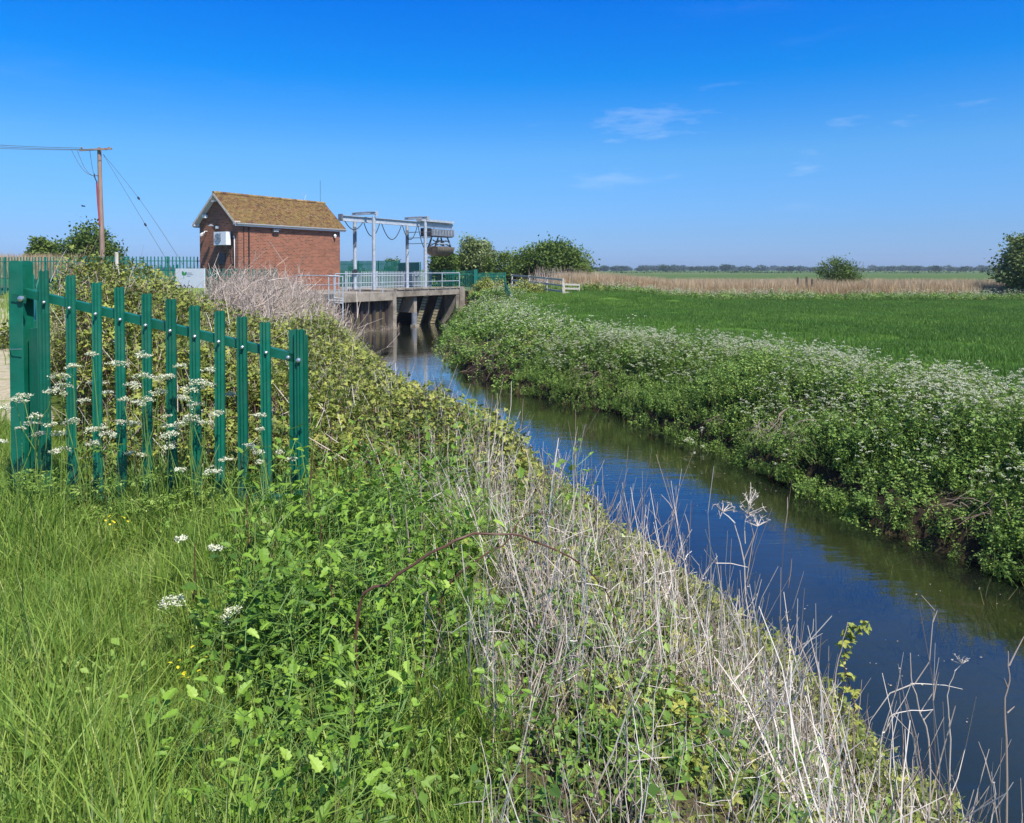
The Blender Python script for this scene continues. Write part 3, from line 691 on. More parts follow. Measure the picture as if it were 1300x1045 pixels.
for s in (0, 1):
    ys = -OE-.02 if s == 0 else WW+OE+.02
    zs = ZE+PK+.05-(WW/2+OE)*math.tan(sl)
    MB().box((LW/2, ys, zs-.10), (LW+2*OV, .03, .22)).build('fascia', M['white'], hx)
    bg_ = MB(); an = np.linspace(math.pi, 2*math.pi, 7); sg = -1 if s == 0 else 1
    V = [(x, ys+sg*.085+.07*math.cos(a_), zs-.03+.085*math.sin(a_)) for x in (-OV, LW+OV) for a_ in an]
    bg_.add(V, [[i, i+1, i+8, i+7] for i in range(6)]); bg_.build('gutter', M['white'], hx)
for x in (-OV, LW+OV):
    for s in (0, 1):
        e = -OE-.06 if s == 0 else WW+OE+.06
        ze = ZE+PK-(WW/2+OE+.06)*math.tan(sl)
        MB().bar((x, e, ze), (x, WW/2, ZE+PK), .03, .12).build('bargeboard', M['wood'], hx)
        if x < 0: MB().bar((x+.19, e+(.05 if s == 0 else -.05), ze-.03), (x+.19, WW/2, ZE+PK-.05), .34, .02, (0, 0, 1)).build('soffit', M['white'], hx)
    if x < 0:
        for e in (-OE-.02, WW+OE+.02): MB().box((x+.18, e+(.08 if e < 0 else -.08), ZE-.12), (.36, .22, .2)).build('eaves_box', M['white'], hx)
MB().bar((-OV+.05, WW/2-.25, ZE+PK-.42), (-OV+.05, WW/2+.25, ZE+PK-.42), .03, .06).build('apex_vent', M['white'], hx)
b = MB(); b.tube([(.85, -.24, ZE-.0), (.85, -.2, ZE-.12), (.75, -.06, ZE-.35), (.75, -.06, -.3)], .04, 8); b.build('downpipe', M['black'], hx)
MB().tube([(.38, -.03, ZE-.2), (.38, -.03, 0)], .022, 6).build('conduit', M['brick'] if False else M['rust'], hx)
# air conditioner on the gable
ac = empty('air_conditioner', (0, 0, 0)); ac.parent = hx
b = MB(); b.box((-.32, 1.12, 3.62), (.36, 1.15, .82)); b.build('casing', M['white'], ac)
b = MB(); an = np.linspace(0, 2*math.pi, 25)[:-1]
for rr in (.10, .2, .3): b.tube([(-.515, 1.32+rr*math.cos(a_), 3.62+rr*math.sin(a_)) for a_ in list(an)+[0]], .012, 4)
for a_ in an[::3]: b.tube([(-.515, 1.32, 3.62), (-.515, 1.32+.32*math.cos(a_), 3.62+.32*math.sin(a_))], .008, 4)
b.build('fan_grille', M['galvdark'], ac)
MB().box((-.505, 1.08, 3.7), (.012, .16, .5)).build('label_panel', M['galv'], ac)
for y in (.75, 1.5): MB().bar((-.5, y, 3.17), (0, y, 3.17), .05, .05).bar((-.45, y, 3.15), (0, y, 2.85), .03, .03).build('bracket', M['galvdark'], ac)
b = MB(); b.tube([(-.06, .38, 3.75), (-.06, .3, 3.7), (-.06, .3, 1.0)], .035, 6); b.build('pipe_cover', M['white'], hx)
b = MB(); b.tube([(-.08, .6, 3.2), (-.12, .45, 2.9), (-.1, .42, 2.4), (-.05, .4, 2.2)], .015, 5); b.build('cable', M['black'], hx)
MB().box((-.02, 1.55, 2.35), (.06, .62, .7)).build('louvre', M['glass'], hx)
def lamp(x, y, z, nx, ny, kind):
    r_ = empty('security_light', (x, y, z)); r_.parent = hx
    b = MB(); b.box((nx*.05, ny*.05, 0), (.1+.12*abs(ny), .1+.12*abs(nx), .16)); b.build('wall_box', M['white' if kind != 'd' else 'black'], r_)
    if kind == 'box': MB().box((nx*.16, ny*.16, .02), (.14+.2*abs(ny), .14+.2*abs(nx), .22)).build('lamp_head', M['white'], r_)
    if kind == 'neck':
        MB().tube([(0, 0, .1), (nx*.25, ny*.25, .28), (nx*.5, ny*.5, .15)], .018, 6).build('bracket_arm', M['black'], r_)
        MB().tube([(nx*.5, ny*.5, .18), (nx*.5, ny*.5, .05)], [.05, .2], 10).build('lamp_head', M['galvdark'], r_)
    if kind == 'flood':
        b = MB(); V = [(-.26, 0, .1), (.26, 0, .1), (-.3, -.28, .04), (.3, -.28, .04), (-.2, -.05, -.16), (.2, -.05, -.16)]
        b.add(V, [[0, 1, 3, 2], [2, 3, 5, 4]]); b.f.append(np.array([[0, 2, 4], [1, 5, 3]])); b.f.append(np.array([[0, 4, 5, 1]])); b.build('lamp_head', M['galvdark'], r_)
        MB().box((0, -.2, -.05), (.4, .02, .14)).build('lens', M['galv'], r_)
    if kind == 'd': MB().tube([(0, -.1, .12), (0, -.12, .02), (0, -.12, -.12)], [.05, .12, .08], 10).build('lamp_head', M['white'], r_)
lamp(0, 3.05, 1.7+3.35, -1, 0, 'box'); lamp(0, 1.95, 1.7+2.65, -1, 0, 'neck')
lamp(2.8, 0, 1.7+2.55, 0, -1, 'flood'); lamp(8.15, 0, 1.7+2.35, 0, -1, 'd')
r_ = empty('security_camera', (0, 3.0, 1.7+2.3)); r_.parent = hx
MB().tube([(0, 0, .12), (-.18, 0, .12), (-.25, 0, 0)], .03, 6).build('mount', M['white'], r_)
MB().bar((-.15, .2, -.02), (-.55, -.12, -.14), .13, .13).build('camera_body', M['white'], r_)
b = MB(); b.tube([(LW-.05, WW/2, ZE+PK+.1), (LW-.05, WW/2, ZE+PK+1.75)], .016, 5); b.build('antenna', M['wire'], hx)
b = MB()
for s in (-1, 1): b.tube([(LW-1.6, WW/2, ZE+PK+.15), (LW-1.6+s*.2, WW/2, ZE+PK+.62)], .012, 4)
b.tube([(LW-1.8, WW/2, ZE+PK+.62), (LW-1.4, WW/2, ZE+PK+.62)], .01, 4); b.build('roof_aerial', M['galv'], hx)
# paved yard round the building
b = MB(); sbox(b, -5.2, 9, -16, -4.25, 1.9, 2.27); b.build('yard', M['conc'], kind='structure')

# ------------------------------------------------------------------ signboard
p0 = W(223, 341, 36); p1 = W(260, 341, 35.2); q0 = W(223, 371, 36)
rz = math.atan2(p1[1]-p0[1], p1[0]-p0[0]); wd = math.hypot(p1[0]-p0[0], p1[1]-p0[1]); hh = p0[2]-q0[2]
sg = empty('notice_board', (p0[0], p0[1], 2.0), rz, label='white notice board with green leaf mark and lime lower band, left of the brick building', cat='sign')
zt_ = p0[2]-2.0; MB().box((wd/2, 0, zt_-hh/2), (wd, .03, hh)).build('panel', M['white'], sg)
for x in (.12, wd-.12): MB().box((x, .06, zt_/2-.3), (.07, .07, zt_+.5)).build('post', M['wood'], sg)
MG = plain('sign_green', (.03, .25, .06), (.05, .33, .08), 3, .5, bump=0); MY = plain('sign_lime', (.35, .5, .06), (.45, .6, .1), 3, .5, bump=0)
b = MB(); b.box((wd/2, -.018, zt_-hh+.11), (wd-.01, .004, .2)); b.build('lime_band', MY, sg)
def blade(cx, cz, ang, L, w_):
    P = [(0, 0)]+[(w_*math.sin(math.pi*s)/2, L*s) for s in np.linspace(.15, .85, 5)]+[(0, L)]+[(-w_*math.sin(math.pi*s)/2, L*s) for s in np.linspace(.85, .15, 5)]
    return [(cx+x*math.cos(ang)-z*math.sin(ang), -.019, cz+x*math.sin(ang)+z*math.cos(ang)) for x, z in P]
b = MB()
for cx, cz, an_, L, w_ in ((.56, zt_-.34, .5, .26, .16), (.58, zt_-.33, -.7, .24, .13), (.55, zt_-.5, .05, .16, .03)):
    P = blade(cx, cz, an_, L, w_); b.add(P, [list(range(len(P)))])
b.build('leaf_mark', MG, sg)
b = MB()
for k, (x, w_) in enumerate(((.74, .32), (.74, .4), (.74, .24))): b.box((x+w_/2, -.019, zt_-.2-k*.075), (w_, .003, .028))
b.build('faded_lettering', M['galv'], sg)
b = MB()
for k in range(9): b.box((.2+k*.115+.03*(k % 2), -.019, zt_-.78-.05*(k % 3)), (.09, .003, .05+.03*(k % 2)), tint=0)
b.build('picture_strip', M['rope'], sg)

# ------------------------------------------------------------------ utility pole, wires
pb = W(129, 300, 52)
xo, yo = pb[0], pb[1]; zt2 = W(126, 188, 52)[2]
up = empty('utility_pole', (xo, yo, 2.0), label='weathered timber utility pole with red cable guard and crossarm, above the dark bushes', cat='pole')
xt = W(126, 188, 52)[0]-xo
b = MB(); b.tube([(0+.05, 0, -.3), (.02, 0, 4), (xt*.6, 0, 7), (xt, 0, zt2-2.0)], [.17, .155, .14, .125], 12); b.build('shaft', M['pole'], up)
ca = W(103, 191, 52)-np.array([xo, yo, 2.0]); cb_ = W(144, 189, 52)-np.array([xo, yo, 2.0])
b = MB(); b.bar((ca[0], -.2, ca[2]-.02), (cb_[0], -.2, cb_[2]-.02), .12, .12); b.build('crossarm', M['pole'], up)
for x in (ca[0]+.15, (ca[0]+cb_[0])/2+.25, cb_[0]-.2):
    b = MB(); b.tube([(x, -.2, ca[2]+.02), (x, -.2, ca[2]+.12), (x, -.2, ca[2]+.2)], [.03, .07, .04], 8); b.build('insulator', M['rope'], up)
g0 = W(126, 232, 52)[2]-2.0; g1 = W(128, 286, 52)[2]-2.0
b = MB(); b.tube([(xt-.14, -.12, g0), (xt-.05, -.16, (g0+g1)/2), (-.02, -.17, g1)], .05, 6); b.build('cable_guard', M['red'], up)
yz = W(122, 224, 52)-np.array([xo, yo, 2.0])
MB().tube([(yz[0], -.2, yz[2]+.15), (yz[0]+.02, -.2, yz[2]-.1), (xt-.1, -.15, g0)], .035, 6).build('cable_end', M['black'], up)
MB().bar((yz[0]-.1, -.15, yz[2]), (xt, -.15, yz[2]+.05), .05, .05).build('bracket', M['galvdark'], up)
for px, py in ((93, 191), (100, 191), (116, 191)):
    q = W(px, py, 52)-np.array([xo, yo, 2.0]); q[1] = -.2
    P = [q+(yz-q)*s+np.array([-.25*math.sin(math.pi*s)*0, 0, -.45*math.sin(math.pi*s)*(.5 if px > 110 else 1)]) for s in np.linspace(0, 1, 8)]
    for p_ in P: p_[1] = -.2
    MB().tube(P, .018, 5).build('dropper_cable', M['wire'], up)
for k, (yl, lab) in enumerate(((177, 'uppermost of the three overhead wires running off the left edge'), (180.5, 'middle one of the three overhead wires running off the left edge'), (184.5, 'lowest of the three overhead wires running off the left edge'))):
    a_ = W(-120, yl-2.5, 44+k*.3); e_ = W((104, 121, 136)[k], (190.5, 190, 188)[::-1][k], 51.8)
    P = np.array([a_+(e_-a_)*s for s in np.linspace(0, 1, 16)]); P[:, 2] -= .12*np.sin(np.pi*np.linspace(0, 1, 16))
    MB().tube(P, .018, 5).build('overhead_wire', M['wire'], label=lab, cat='wire')
for (e_, lab, kk) in ((W(209, 326, 50), 'steeper stay wire slanting down right from the utility pole', .62), (W(222, 322, 50), 'shallower stay wire slanting down right from the utility pole', .45)):
    a_ = W(131, 196, 52); e2 = a_+(e_-a_)*1.12
    r_ = MB(); 
    P = [a_+(e2-a_)*s+np.array([0, 0, .35*math.sin(math.pi*s)*(1 if kk < .5 else .0)]) for s in np.linspace(0, 1, 10)]
    rt = empty('stay_wire', a_, label=lab, cat='wire')
    MB().tube([p_-a_ for p_ in P], .014, 5).build('strand', M['wire'], rt)
    q = (e2-a_)*kk+np.array([0, 0, .35*math.sin(math.pi*kk)*(1 if kk < .5 else 0)]); dd = (e2-a_)/np.linalg.norm(e2-a_)
    MB().tube([q-dd*.13, q-dd*.06, q+dd*.06, q+dd*.13], [.03, .07, .07, .03], 7).build('stay_insulator', M['black'], rt)
for px, py, lab in ((148, 321, 'short round timber post standing between far green pales'),):
    q = W(px, py, 47); MB().tube([(0, 0, -.2), (0, 0, q[2]-2.0), (0, 0, q[2]-1.97)], [.12, .11, .08], 10).build('timber_post', M['wood'], label=lab, cat='post').location = (q[0], q[1], 2.0)
# the flying bird
q = W(106, 262, 60); b = MB()
b.tube([(-.16, 0, 0), (-.08, 0, .01), (.05, 0, .0), (.16, 0, -.01)], [.01, .045, .04, .012], 6)
b.add([(-.05, 0, .02), (.06, 0, .02), (.0, .2, .1), (-.04, .34, .05), (-.06, .18, .09)], [[0, 1, 2, 3, 4]]); b.add([(-.05, 0, .02), (.06, 0, .02), (.0, -.2, .1), (-.04, -.34, .05), (-.06, -.18, .09)], [[0, 1, 2, 3, 4]])
b.build('bird', M['black'], label='tiny dark bird flying left of the utility pole', cat='bird').location = q

# ------------------------------------------------------------------ timber rail fences on the right
def rails(Pp, h, label, m='wood'):
    Pp = [np.array(p) for p in Pp]; o = Pp[0]; root = empty('timber_fence', o, label=label, cat='fence')
    for i, p_ in enumerate(Pp): MB().box(p_-o+np.array([0, 0, h/2-.1]), (.14, .12, h+.25)).build('post', M[m], root)
    for i in range(len(Pp)-1):
        for k in (.35, .65, .95): MB().bar(Pp[i]-o+np.array([0, -.08, h*k]), Pp[i+1]-o+np.array([0, -.08, h*k]), .05, .13).build('rail', M[m], root)
Pf = [W(650, 365, 62), W(672, 368, 57.5), W(694, 371, 54), W(715, 374, 51.5)]
rails([(p_[0], p_[1], p_[2]-.25) for p_ in Pf], 1.3, 'weathered three-rail timber fence descending right beside pale dry twigs')
Pf = [W(735, 374, 56), W(716, 374, 52.5)]
rails([(p_[0], p_[1], p_[2]-.2) for p_ in Pf], .95, 'short low timber rail section at the right end of the descending fence')
# ------------------------------------------------------------------ vegetation building blocks
def U_(a, b, n): return rng.uniform(a, b, n)
OV_V = np.array([(0, 0, 0), (-.30, .30, .07), (-.24, .68, .03), (0, 1, -.10), (.24, .68, .03), (.30, .30, .07), (0, .5, -.02)])
OV_F = [(0, 6, 1), (1, 6, 2), (2, 6, 3), (3, 6, 4), (4, 6, 5), (5, 6, 0)]
QL_V = np.array([(0, 0, 0), (-.34, .45, .07), (0, 1, -.06), (.34, .45, .07)]); QL_F = [(0, 2, 1), (0, 3, 2)]
tri = []; trf = []
for k, (an, sc) in enumerate(((0, 1.0), (1.25, .8), (-1.25, .8))):
    c_, s_ = math.cos(an), math.sin(an)
    v = OV_V*sc; v = v@np.array([[c_, s_, 0], [-s_, c_, 0], [0, 0, 1]]).T+np.array([0, .25 if k == 0 else .15, 0]); trf += [tuple(i+len(tri) for i in f) for f in OV_F]; tri += v.tolist()
TRI_V = np.array(tri); TRI_F = trf
# lobed broad leaf, midrib folded
lb = [(0, 0), (.10, .05), (.34, .10), (.30, .26), (.42, .38), (.30, .48), (.33, .64), (.18, .70), (.17, .86), (0, 1.0)]
LB = [(x, y, .10*x-.18*y*y) for x, y in lb]+[(-x, y, .10*x-.18*y*y) for x, y in lb[1:-1]]+[(0, .3, -.05), (0, .6, -.11)]
nL = len(lb); mi = len(LB)-2
LOB_V = np.array(LB); LOB_F = []
for side in (0, 1):
    ids = [0]+([i for i in range(1, nL-1)] if side == 0 else [nL+i for i in range(nL-2)])+[nL-1]
    for a_, b_ in zip(ids[:-1], ids[1:]):
        m_ = mi if max(LB[a_][1], LB[b_][1]) <= .5 else mi+1
        LOB_F.append((a_, b_, m_) if side == 0 else (b_, a_, m_))
    # stitch the midrib
    j = [i for i in ids if abs(LB[i][1]-.48) < .03][0]
    LOB_F.append((j, mi+1, mi) if side == 0 else (j, mi, mi+1))
def sphere_pts(n, rx, rz, flat=0.0, shell=.45):
    d = rng.normal(size=(n, 3)); d /= np.linalg.norm(d, axis=1, keepdims=True); d[:, 2] = np.abs(d[:, 2])*(1-flat)-.05
    r = (shell+(1-shell)*rng.random(n)**.6)
    return d*r[:, None]*np.array([rx, rx, rz])
def leafball(b, n, rx, rz, size, V=QL_V, Fc=QL_F, up=.5, tint=None, base=(0, 0, 0)):
    p = sphere_pts(n, rx, rz)+np.array(base)
    yaw = U_(0, 6.283, n); pit = rng.normal(.0, .55, n)+.15
    s = size*U_(.6, 1.3, n)
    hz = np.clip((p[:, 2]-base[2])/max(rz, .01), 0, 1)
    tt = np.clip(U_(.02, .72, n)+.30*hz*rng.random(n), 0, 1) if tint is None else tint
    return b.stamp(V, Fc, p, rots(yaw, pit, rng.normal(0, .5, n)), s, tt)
def canes(b, n, spread, h, r, lean=.35, S_=5, tint=None, wob_=.05, base=None, sides=3):
    base = np.zeros((n, 3)) if base is None else base
    p0 = base+np.stack([rng.normal(0, spread, n), rng.normal(0, spread, n), np.full(n, -.08)], -1)
    a_ = U_(0, 6.283, n); l_ = np.abs(rng.normal(0, lean, n)); hh = h*U_(.45, 1.1, n)
    d = np.stack([np.cos(a_)*np.sin(l_), np.sin(a_)*np.sin(l_), np.cos(l_)], -1)
    s_ = np.linspace(0, 1, S_)
    P = p0[:, None]+d[:, None]*hh[:, None, None]*s_[None, :, None]+np.cumsum(rng.normal(0, wob_*.5, (n, S_, 3)), 1)*hh[:, None, None]*.5
    Rr = r*U_(.4, 1.5, n)[:, None]*(1-.65*s_[None])
    b.tubes(P, Rr, sides, U_(0, 1, n) if tint is None else tint); return P
def blades(b, n, spread, h, w_, S_=4, lean=.4, tint=(0, .8), ctr=None):
    p0 = np.stack([U_(-spread, spread, n), U_(-spread, spread, n), np.full(n, -.03)], -1) if ctr is None else ctr
    a_ = U_(0, 6.283, n); hh = h*U_(.4, 1.15, n); l_ = np.abs(rng.normal(.12, lean, n)); s_ = np.linspace(0, 1, S_)
    out = (l_[:, None]*s_[None]**1.8)*hh[:, None]; zz = hh[:, None]*s_[None]*(1-.25*l_[:, None]*s_[None])
    P = p0[:, None]+np.stack([np.cos(a_)[:, None]*out, np.sin(a_)[:, None]*out, zz], -1)
    sd_a = a_+1.57+rng.normal(0, .6, n); side = np.stack([np.cos(sd_a), np.sin(sd_a), np.zeros(n)], -1)
    Wd = w_*U_(.6, 1.3, n)[:, None]*(1-s_[None]**2*.92)
    b.ribbons(P, Wd, side, U_(*tint, n))
def umbel(b_st, b_fl, top, r, nsub, nfl, fs, stem_r=.002):
    """white plate of umbellets on spokes"""
    a_ = U_(0, 6.283, nsub); rr = r*np.sqrt(rng.random(nsub))
    q = top+np.stack([np.cos(a_)*rr, np.sin(a_)*rr, .5*r+.12*r*rng.normal(size=nsub)-.5*rr*rr/max(r, 1e-4)*.6], -1)
    if b_st is not None: b_st.tubes(np.stack([np.broadcast_to(top, q.shape), q], 1), np.full((nsub, 2), stem_r*.6), 3, U_(0, .6, nsub))
    for c_ in q:
        d = rng.normal(size=(nfl, 3))*np.array([1, 1, .55])*r*.18
        b_fl.stamp([(-.5, -.5, 0), (.5, -.4, .1), (.4, .5, 0), (-.5, .4, .1)], [(0, 1, 2, 3)], c_+d, rots(U_(0, 6, nfl), rng.normal(0, .5, nfl), rng.normal(0, .5, nfl)), fs*U_(.6, 1.3, nfl), U_(.1, 1, nfl))
class Proto:
    """pieces with several materials joined in one hidden source mesh"""
    def __init__(s): s.p = []
    def add(s, mb, m): s.p.append((mb, m)); return mb
    def build(s, name):
        b = MB(); mi_ = []; ms = []
        for mb, m in s.p:
            if not mb.v: continue
            k = sum(len(np.atleast_2d(f)) for f in mb.f)
            off = b.n; b.v += mb.v; b.t += mb.t; b.f += [np.atleast_2d(f)+off for f in mb.f]; b.n += mb.n
            mi_ += [len(ms)]*k; ms.append(m)
        me = b.mesh(name, ms); me.polygons.foreach_set('material_index', np.array(mi_, np.int32))
        me.polygons.foreach_set('use_smooth', np.zeros(len(mi_), bool))
        return bpy.data.objects.new(name, me)
def scatter(name, protos, P, yaw, scl, idx, label, cat, tilt=.12):
    P = np.asarray(P); n = len(P); c = bpy.data.collections.new(name+'_source')
    for i, o in enumerate(protos): o.name = '%s_kind_%02d' % (name, i); c.objects.link(o)
    me = bpy.data.meshes.new(name); me.vertices.add(n); me.vertices.foreach_set('co', P.astype(np.float32).reshape(-1))
    rt = np.stack([rng.normal(0, tilt, n), rng.normal(0, tilt, n), yaw], -1)
    a = me.attributes.new('rt', 'FLOAT_VECTOR', 'POINT'); a.data.foreach_set('vector', rt.astype(np.float32).reshape(-1))
    a = me.attributes.new('sc', 'FLOAT', 'POINT'); a.data.foreach_set('value', np.asarray(scl, np.float32))
    a = me.attributes.new('ix', 'INT', 'POINT'); a.data.foreach_set('value', np.asarray(idx, np.int32))
    o = bpy.data.objects.new(name, me); COL.objects.link(o)
    g = bpy.data.node_groups.new(name, 'GeometryNodeTree')
    g.interface.new_socket('Geometry', in_out='INPUT', socket_type='NodeSocketGeometry'); g.interface.new_socket('Geometry', in_out='OUTPUT', socket_type='NodeSocketGeometry')
    N = g.nodes.new; L = g.links.new
    gi, go = N('NodeGroupInput'), N('NodeGroupOutput'); ip = N('GeometryNodeInstanceOnPoints'); ci = N('GeometryNodeCollectionInfo')
    ci.inputs['Collection'].default_value = c; ci.inputs['Separate Children'].default_value = True; ci.inputs['Reset Children'].default_value = True
    def na(nm, ty):
        k = N('GeometryNodeInputNamedAttribute'); k.data_type = ty; k.inputs['Name'].default_value = nm; return k.outputs['Attribute']
    er = N('FunctionNodeEulerToRotation'); L(na('rt', 'FLOAT_VECTOR'), er.inputs[0])
    L(gi.outputs[0], ip.inputs['Points']); L(ci.outputs[0], ip.inputs['Instance']); ip.inputs['Pick Instance'].default_value = True
    L(na('ix', 'INT'), ip.inputs['Instance Index']); L(er.outputs[0], ip.inputs['Rotation']); L(na('sc', 'FLOAT'), ip.inputs['Scale']); L(ip.outputs[0], go.inputs[0])
    md = o.modifiers.new('scatter', 'NODES'); md.node_group = g
    return tag(o, label, cat, kind='stuff')
def place(n, x0, x1, y0, y1, dens, near=False):
    """random ground points kept with probability dens(x, y)"""
    X = U_(x0, x1, n)
    Y = U_(y0, y1, n)
    k = rng.random(n) < dens(X, Y); X, Y = X[k], Y[k]
    return X, Y
def inview(x, y, m=1.0): return (np.abs(x) < .70*np.maximum(y, 0)+m+.6) & (y > .6)

# ------------------------------------------------------------------ source plants
def grass_src(n, sp, h, w_, m, tint=(0, .8), straw=0, S_=4, lean=.4):
    p = Proto(); b = p.add(MB(), M[m]); blades(b, n, sp, h, w_, S_, lean, tint)
    if straw: b2 = MB(); blades(b2, straw, sp, h*1.15, w_*.5, 3, .3, (.7, 1)); p.add(b2, M['grass'])
    return p.build('grass_tuft')
lawn = [grass_src(150, .17, .19, .0062, 'grass', straw=16, lean=.75) for _ in range(4)]+[grass_src(90, .12, .34, .0075, 'grass', tint=(.1, .6), straw=5, lean=.5) for _ in range(2)]
fieldg = [grass_src(330, .62, .19, .018, 'field', S_=3, lean=.3, tint=tt_) for tt_ in ((0, .45), (.05, .6), (.2, .85), (.45, 1))]
def bramble_src(n, rx, rz, size, tri_=True, cn=5, dry=0):
    p = Proto(); b = MB()
    if tri_: leafball(b, n, rx, rz, size, TRI_V, TRI_F)
    else: leafball(b, n, rx, rz, size, QL_V, QL_F)
    p.add(b, M['bramble'])
    if cn: b = MB(); canes(b, cn, rx*.4, rz*1.3, .004, .8, 5); p.add(b, M['cane'])
    if dry: b = MB(); canes(b, dry, rx*.4, rz*1.5, .0035, .5, 4); p.add(b, M['dry'])
    return p.build('bramble')
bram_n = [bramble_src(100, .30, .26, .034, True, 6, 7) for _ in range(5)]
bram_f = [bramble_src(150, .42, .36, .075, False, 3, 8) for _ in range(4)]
def stems_src(n, h, r, sp, lean, twigs=True):
    p = Proto(); b = MB(); P = canes(b, n, sp, h, r, lean, 6, wob_=.07)
    if twigs:
        k = rng.integers(0, n, n*2); j = rng.integers(2, 5, n*2); q = P[k, j]
        d = rng.normal(size=(len(q), 3))*.07+np.array([0, 0, .09])
        b.tubes(np.stack([q, q+d*.6+rng.normal(0, .01, q.shape), q+d*1.1], 1), np.broadcast_to(np.array([.6, .5, .3])*r, (len(q), 3)), 3, U_(.2, .9, len(q)))
    p.add(b, M['dry']); return p.build('dry_stems')
dry_n = [stems_src(8, 1.3, .0052, .11, .20) for _ in range(4)]+[stems_src(12, .65, .0032, .18, .8) for _ in range(2)]
def twig_src(n, h, r):
    p = Proto(); b = MB(); P = canes(b, n, .22, h, r, .45, 5, wob_=.1)
    k = rng.integers(0, n, n*4); j = rng.integers(1, 5, n*4); q = P[k, j]; d = rng.normal(size=(len(q), 3))*.13+np.array([0, 0, .12])
    b.tubes(np.stack([q, q+d*.5+rng.normal(0, .02, q.shape), q+d], 1), np.broadcast_to(np.array([.7, .6, .4])*r, (len(q), 3)), 3, U_(.2, 1, len(q)))
    p.add(b, M['twig']); return p.build('twigs')
twg = [twig_src(20, 1.35, .0085) for _ in range(4)]
def broad_src(n, h, size):
    p = Proto(); b = MB(); lf = MB()
    P = canes(b, 8, .09, h*1.15, .0042, .24, 5, wob_=.04)
    k = rng.integers(0, 8, n); j = rng.integers(1, 5, n); q = P[k, j]
    a_ = U_(0, 6.283, n); L = U_(.03, .14, n); e = q+np.stack([np.cos(a_)*L, np.sin(a_)*L, .05*np.ones(n)], -1)
    b.tubes(np.stack([q, e], 1), np.full((n, 2), .002), 3, .2)
    lf.stamp(LOB_V*np.array([.8, 1, 1.6]), LOB_F, e, rots(a_-1.57, rng.normal(.45, .45, n), rng.normal(0, .35, n)), size*U_(.5, 1.25, n), np.clip(rng.normal(.45, .22, n), 0, 1))
    p.add(lf, M['broad']); p.add(b, M['stem']); return p.build('broadleaf')
brd = [broad_src(54, .52, .058) for _ in range(3)]+[broad_src(60, .34, .040) for _ in range(3)]
def nettle_src(n, h, size, sp, st=9):
    p = Proto(); lf = MB(); b = MB(); P = canes(b, st, sp*.6, h, .004, .22, 5, wob_=.03)
    k = rng.integers(0, st, n); s_ = rng.random(n)**.7*3.99; j = s_.astype(int); fr = (s_-j)[:, None]; q = P[k, j]*(1-fr)+P[k, j+1]*fr
    a_ = U_(0, 6.283, n); q = q+np.stack([np.cos(a_), np.sin(a_), a_*0], -1)*.012
    lf.stamp(QL_V*np.array([.85, 1, 1]), QL_F, q, rots(a_-1.57, rng.normal(-.15, .4, n), rng.normal(0, .3, n)), size*U_(.5, 1.2, n), np.clip(rng.normal(.38, .22, n)+.12*(q[:, 2]/h), 0, 1))
    p.add(lf, M['nettle']); p.add(b, M['stem']); return p.build('nettles')
net_n = [nettle_src(230, .56, .068, .28, 16) for _ in range(4)]
net_f = [nettle_src(150, .55, .12, .40, 10) for _ in range(3)]
def parsley_src(nu, h, r, nsub, nfl, fs, lv=26, fv=.06, stem=.0035):
    p = Proto(); b = MB(); fl = MB(); lf = MB()
    P = canes(b, nu, .10, h, stem, .28, 5, wob_=.03)
    for i in range(nu):
        tp = P[i, -1]; umbel(b, fl, tp, r*random.uniform(.6, 1.2), nsub, nfl, fs, stem)
    if lv:
        k = rng.integers(0, nu, lv); q = P[k, rng.integers(0, 3, lv)]; a_ = U_(0, 6.283, lv)
        for s_ in (.3, .6, .9):
            for sg_ in (-1, 0, 1):
                an = a_+sg_*.8; e = q+np.stack([np.cos(a_)*s_*fv*2.2+np.cos(an)*.3*fv*abs(sg_), np.sin(a_)*s_*fv*2.2+np.sin(an)*.3*fv*abs(sg_), .04*s_+0*a_], -1)
                lf.stamp(QL_V*np.array([.6, 1, 1]), QL_F, e, rots(an-1.57, rng.normal(0, .3, lv), 0), fv*U_(.5, 1, lv), U_(.1, .8, lv))
        p.add(lf, M['nettle'])
    p.add(fl, M['petal']); p.add(b, M['stem']); return p, b, fl, lf
par_n = [parsley_src(9, .80, .045, 7, 5, .013)[0].build('parsley') for _ in range(4)]
par_f = [parsley_src(7, .8, .055, 5, 2, .026, lv=16, fv=.10)[0].build('parsley') for _ in range(3)]
def reed_src():
    p = Proto(); b = MB(); blades(b, 170, .75, 1.5, .034, 3, .12, (.1, 1)); p.add(b, M['reed'])
    return p.build('reeds')
reeds = [reed_src() for _ in range(3)]
def root_src():
    p = Proto(); b = MB(); n = 13; p0 = rng.normal(0, .18, (n, 3))*np.array([1, 1, .5])+np.array([0, 0, .3]); a_ = rng.normal(math.pi, .9, n); S_ = 6
    d = np.stack([np.cos(a_), np.sin(a_), U_(-.8, .3, n)], -1)*U_(.2, .7, n)[:, None]; s_ = np.linspace(0, 1, S_)
    P = p0[:, None]+d[:, None]*s_[None, :, None]+np.cumsum(rng.normal(0, .035, (n, S_, 3)), 1); P[:, :, 2] -= .15*s_[None]**2
    b.tubes(P, (.007*U_(.4, 1.4, n))[:, None]*(1-.6*s_[None]), 3, U_(0, .35, n)); p.add(b, M['twig']); return p.build('roots')
rts = [root_src() for _ in range(4)]
def weed_src():
    p = Proto(); b = MB(); blades(b, 60, .4, .45, .012, 5, 1.3, (0, 1)); p.add(b, M['weed']); return p.build('weed')
M['weed'] = leafm('water_weed', [(.10, .09, .02), (.22, .19, .06), (.36, .30, .14)], .2)
wds = [weed_src() for _ in range(3)]

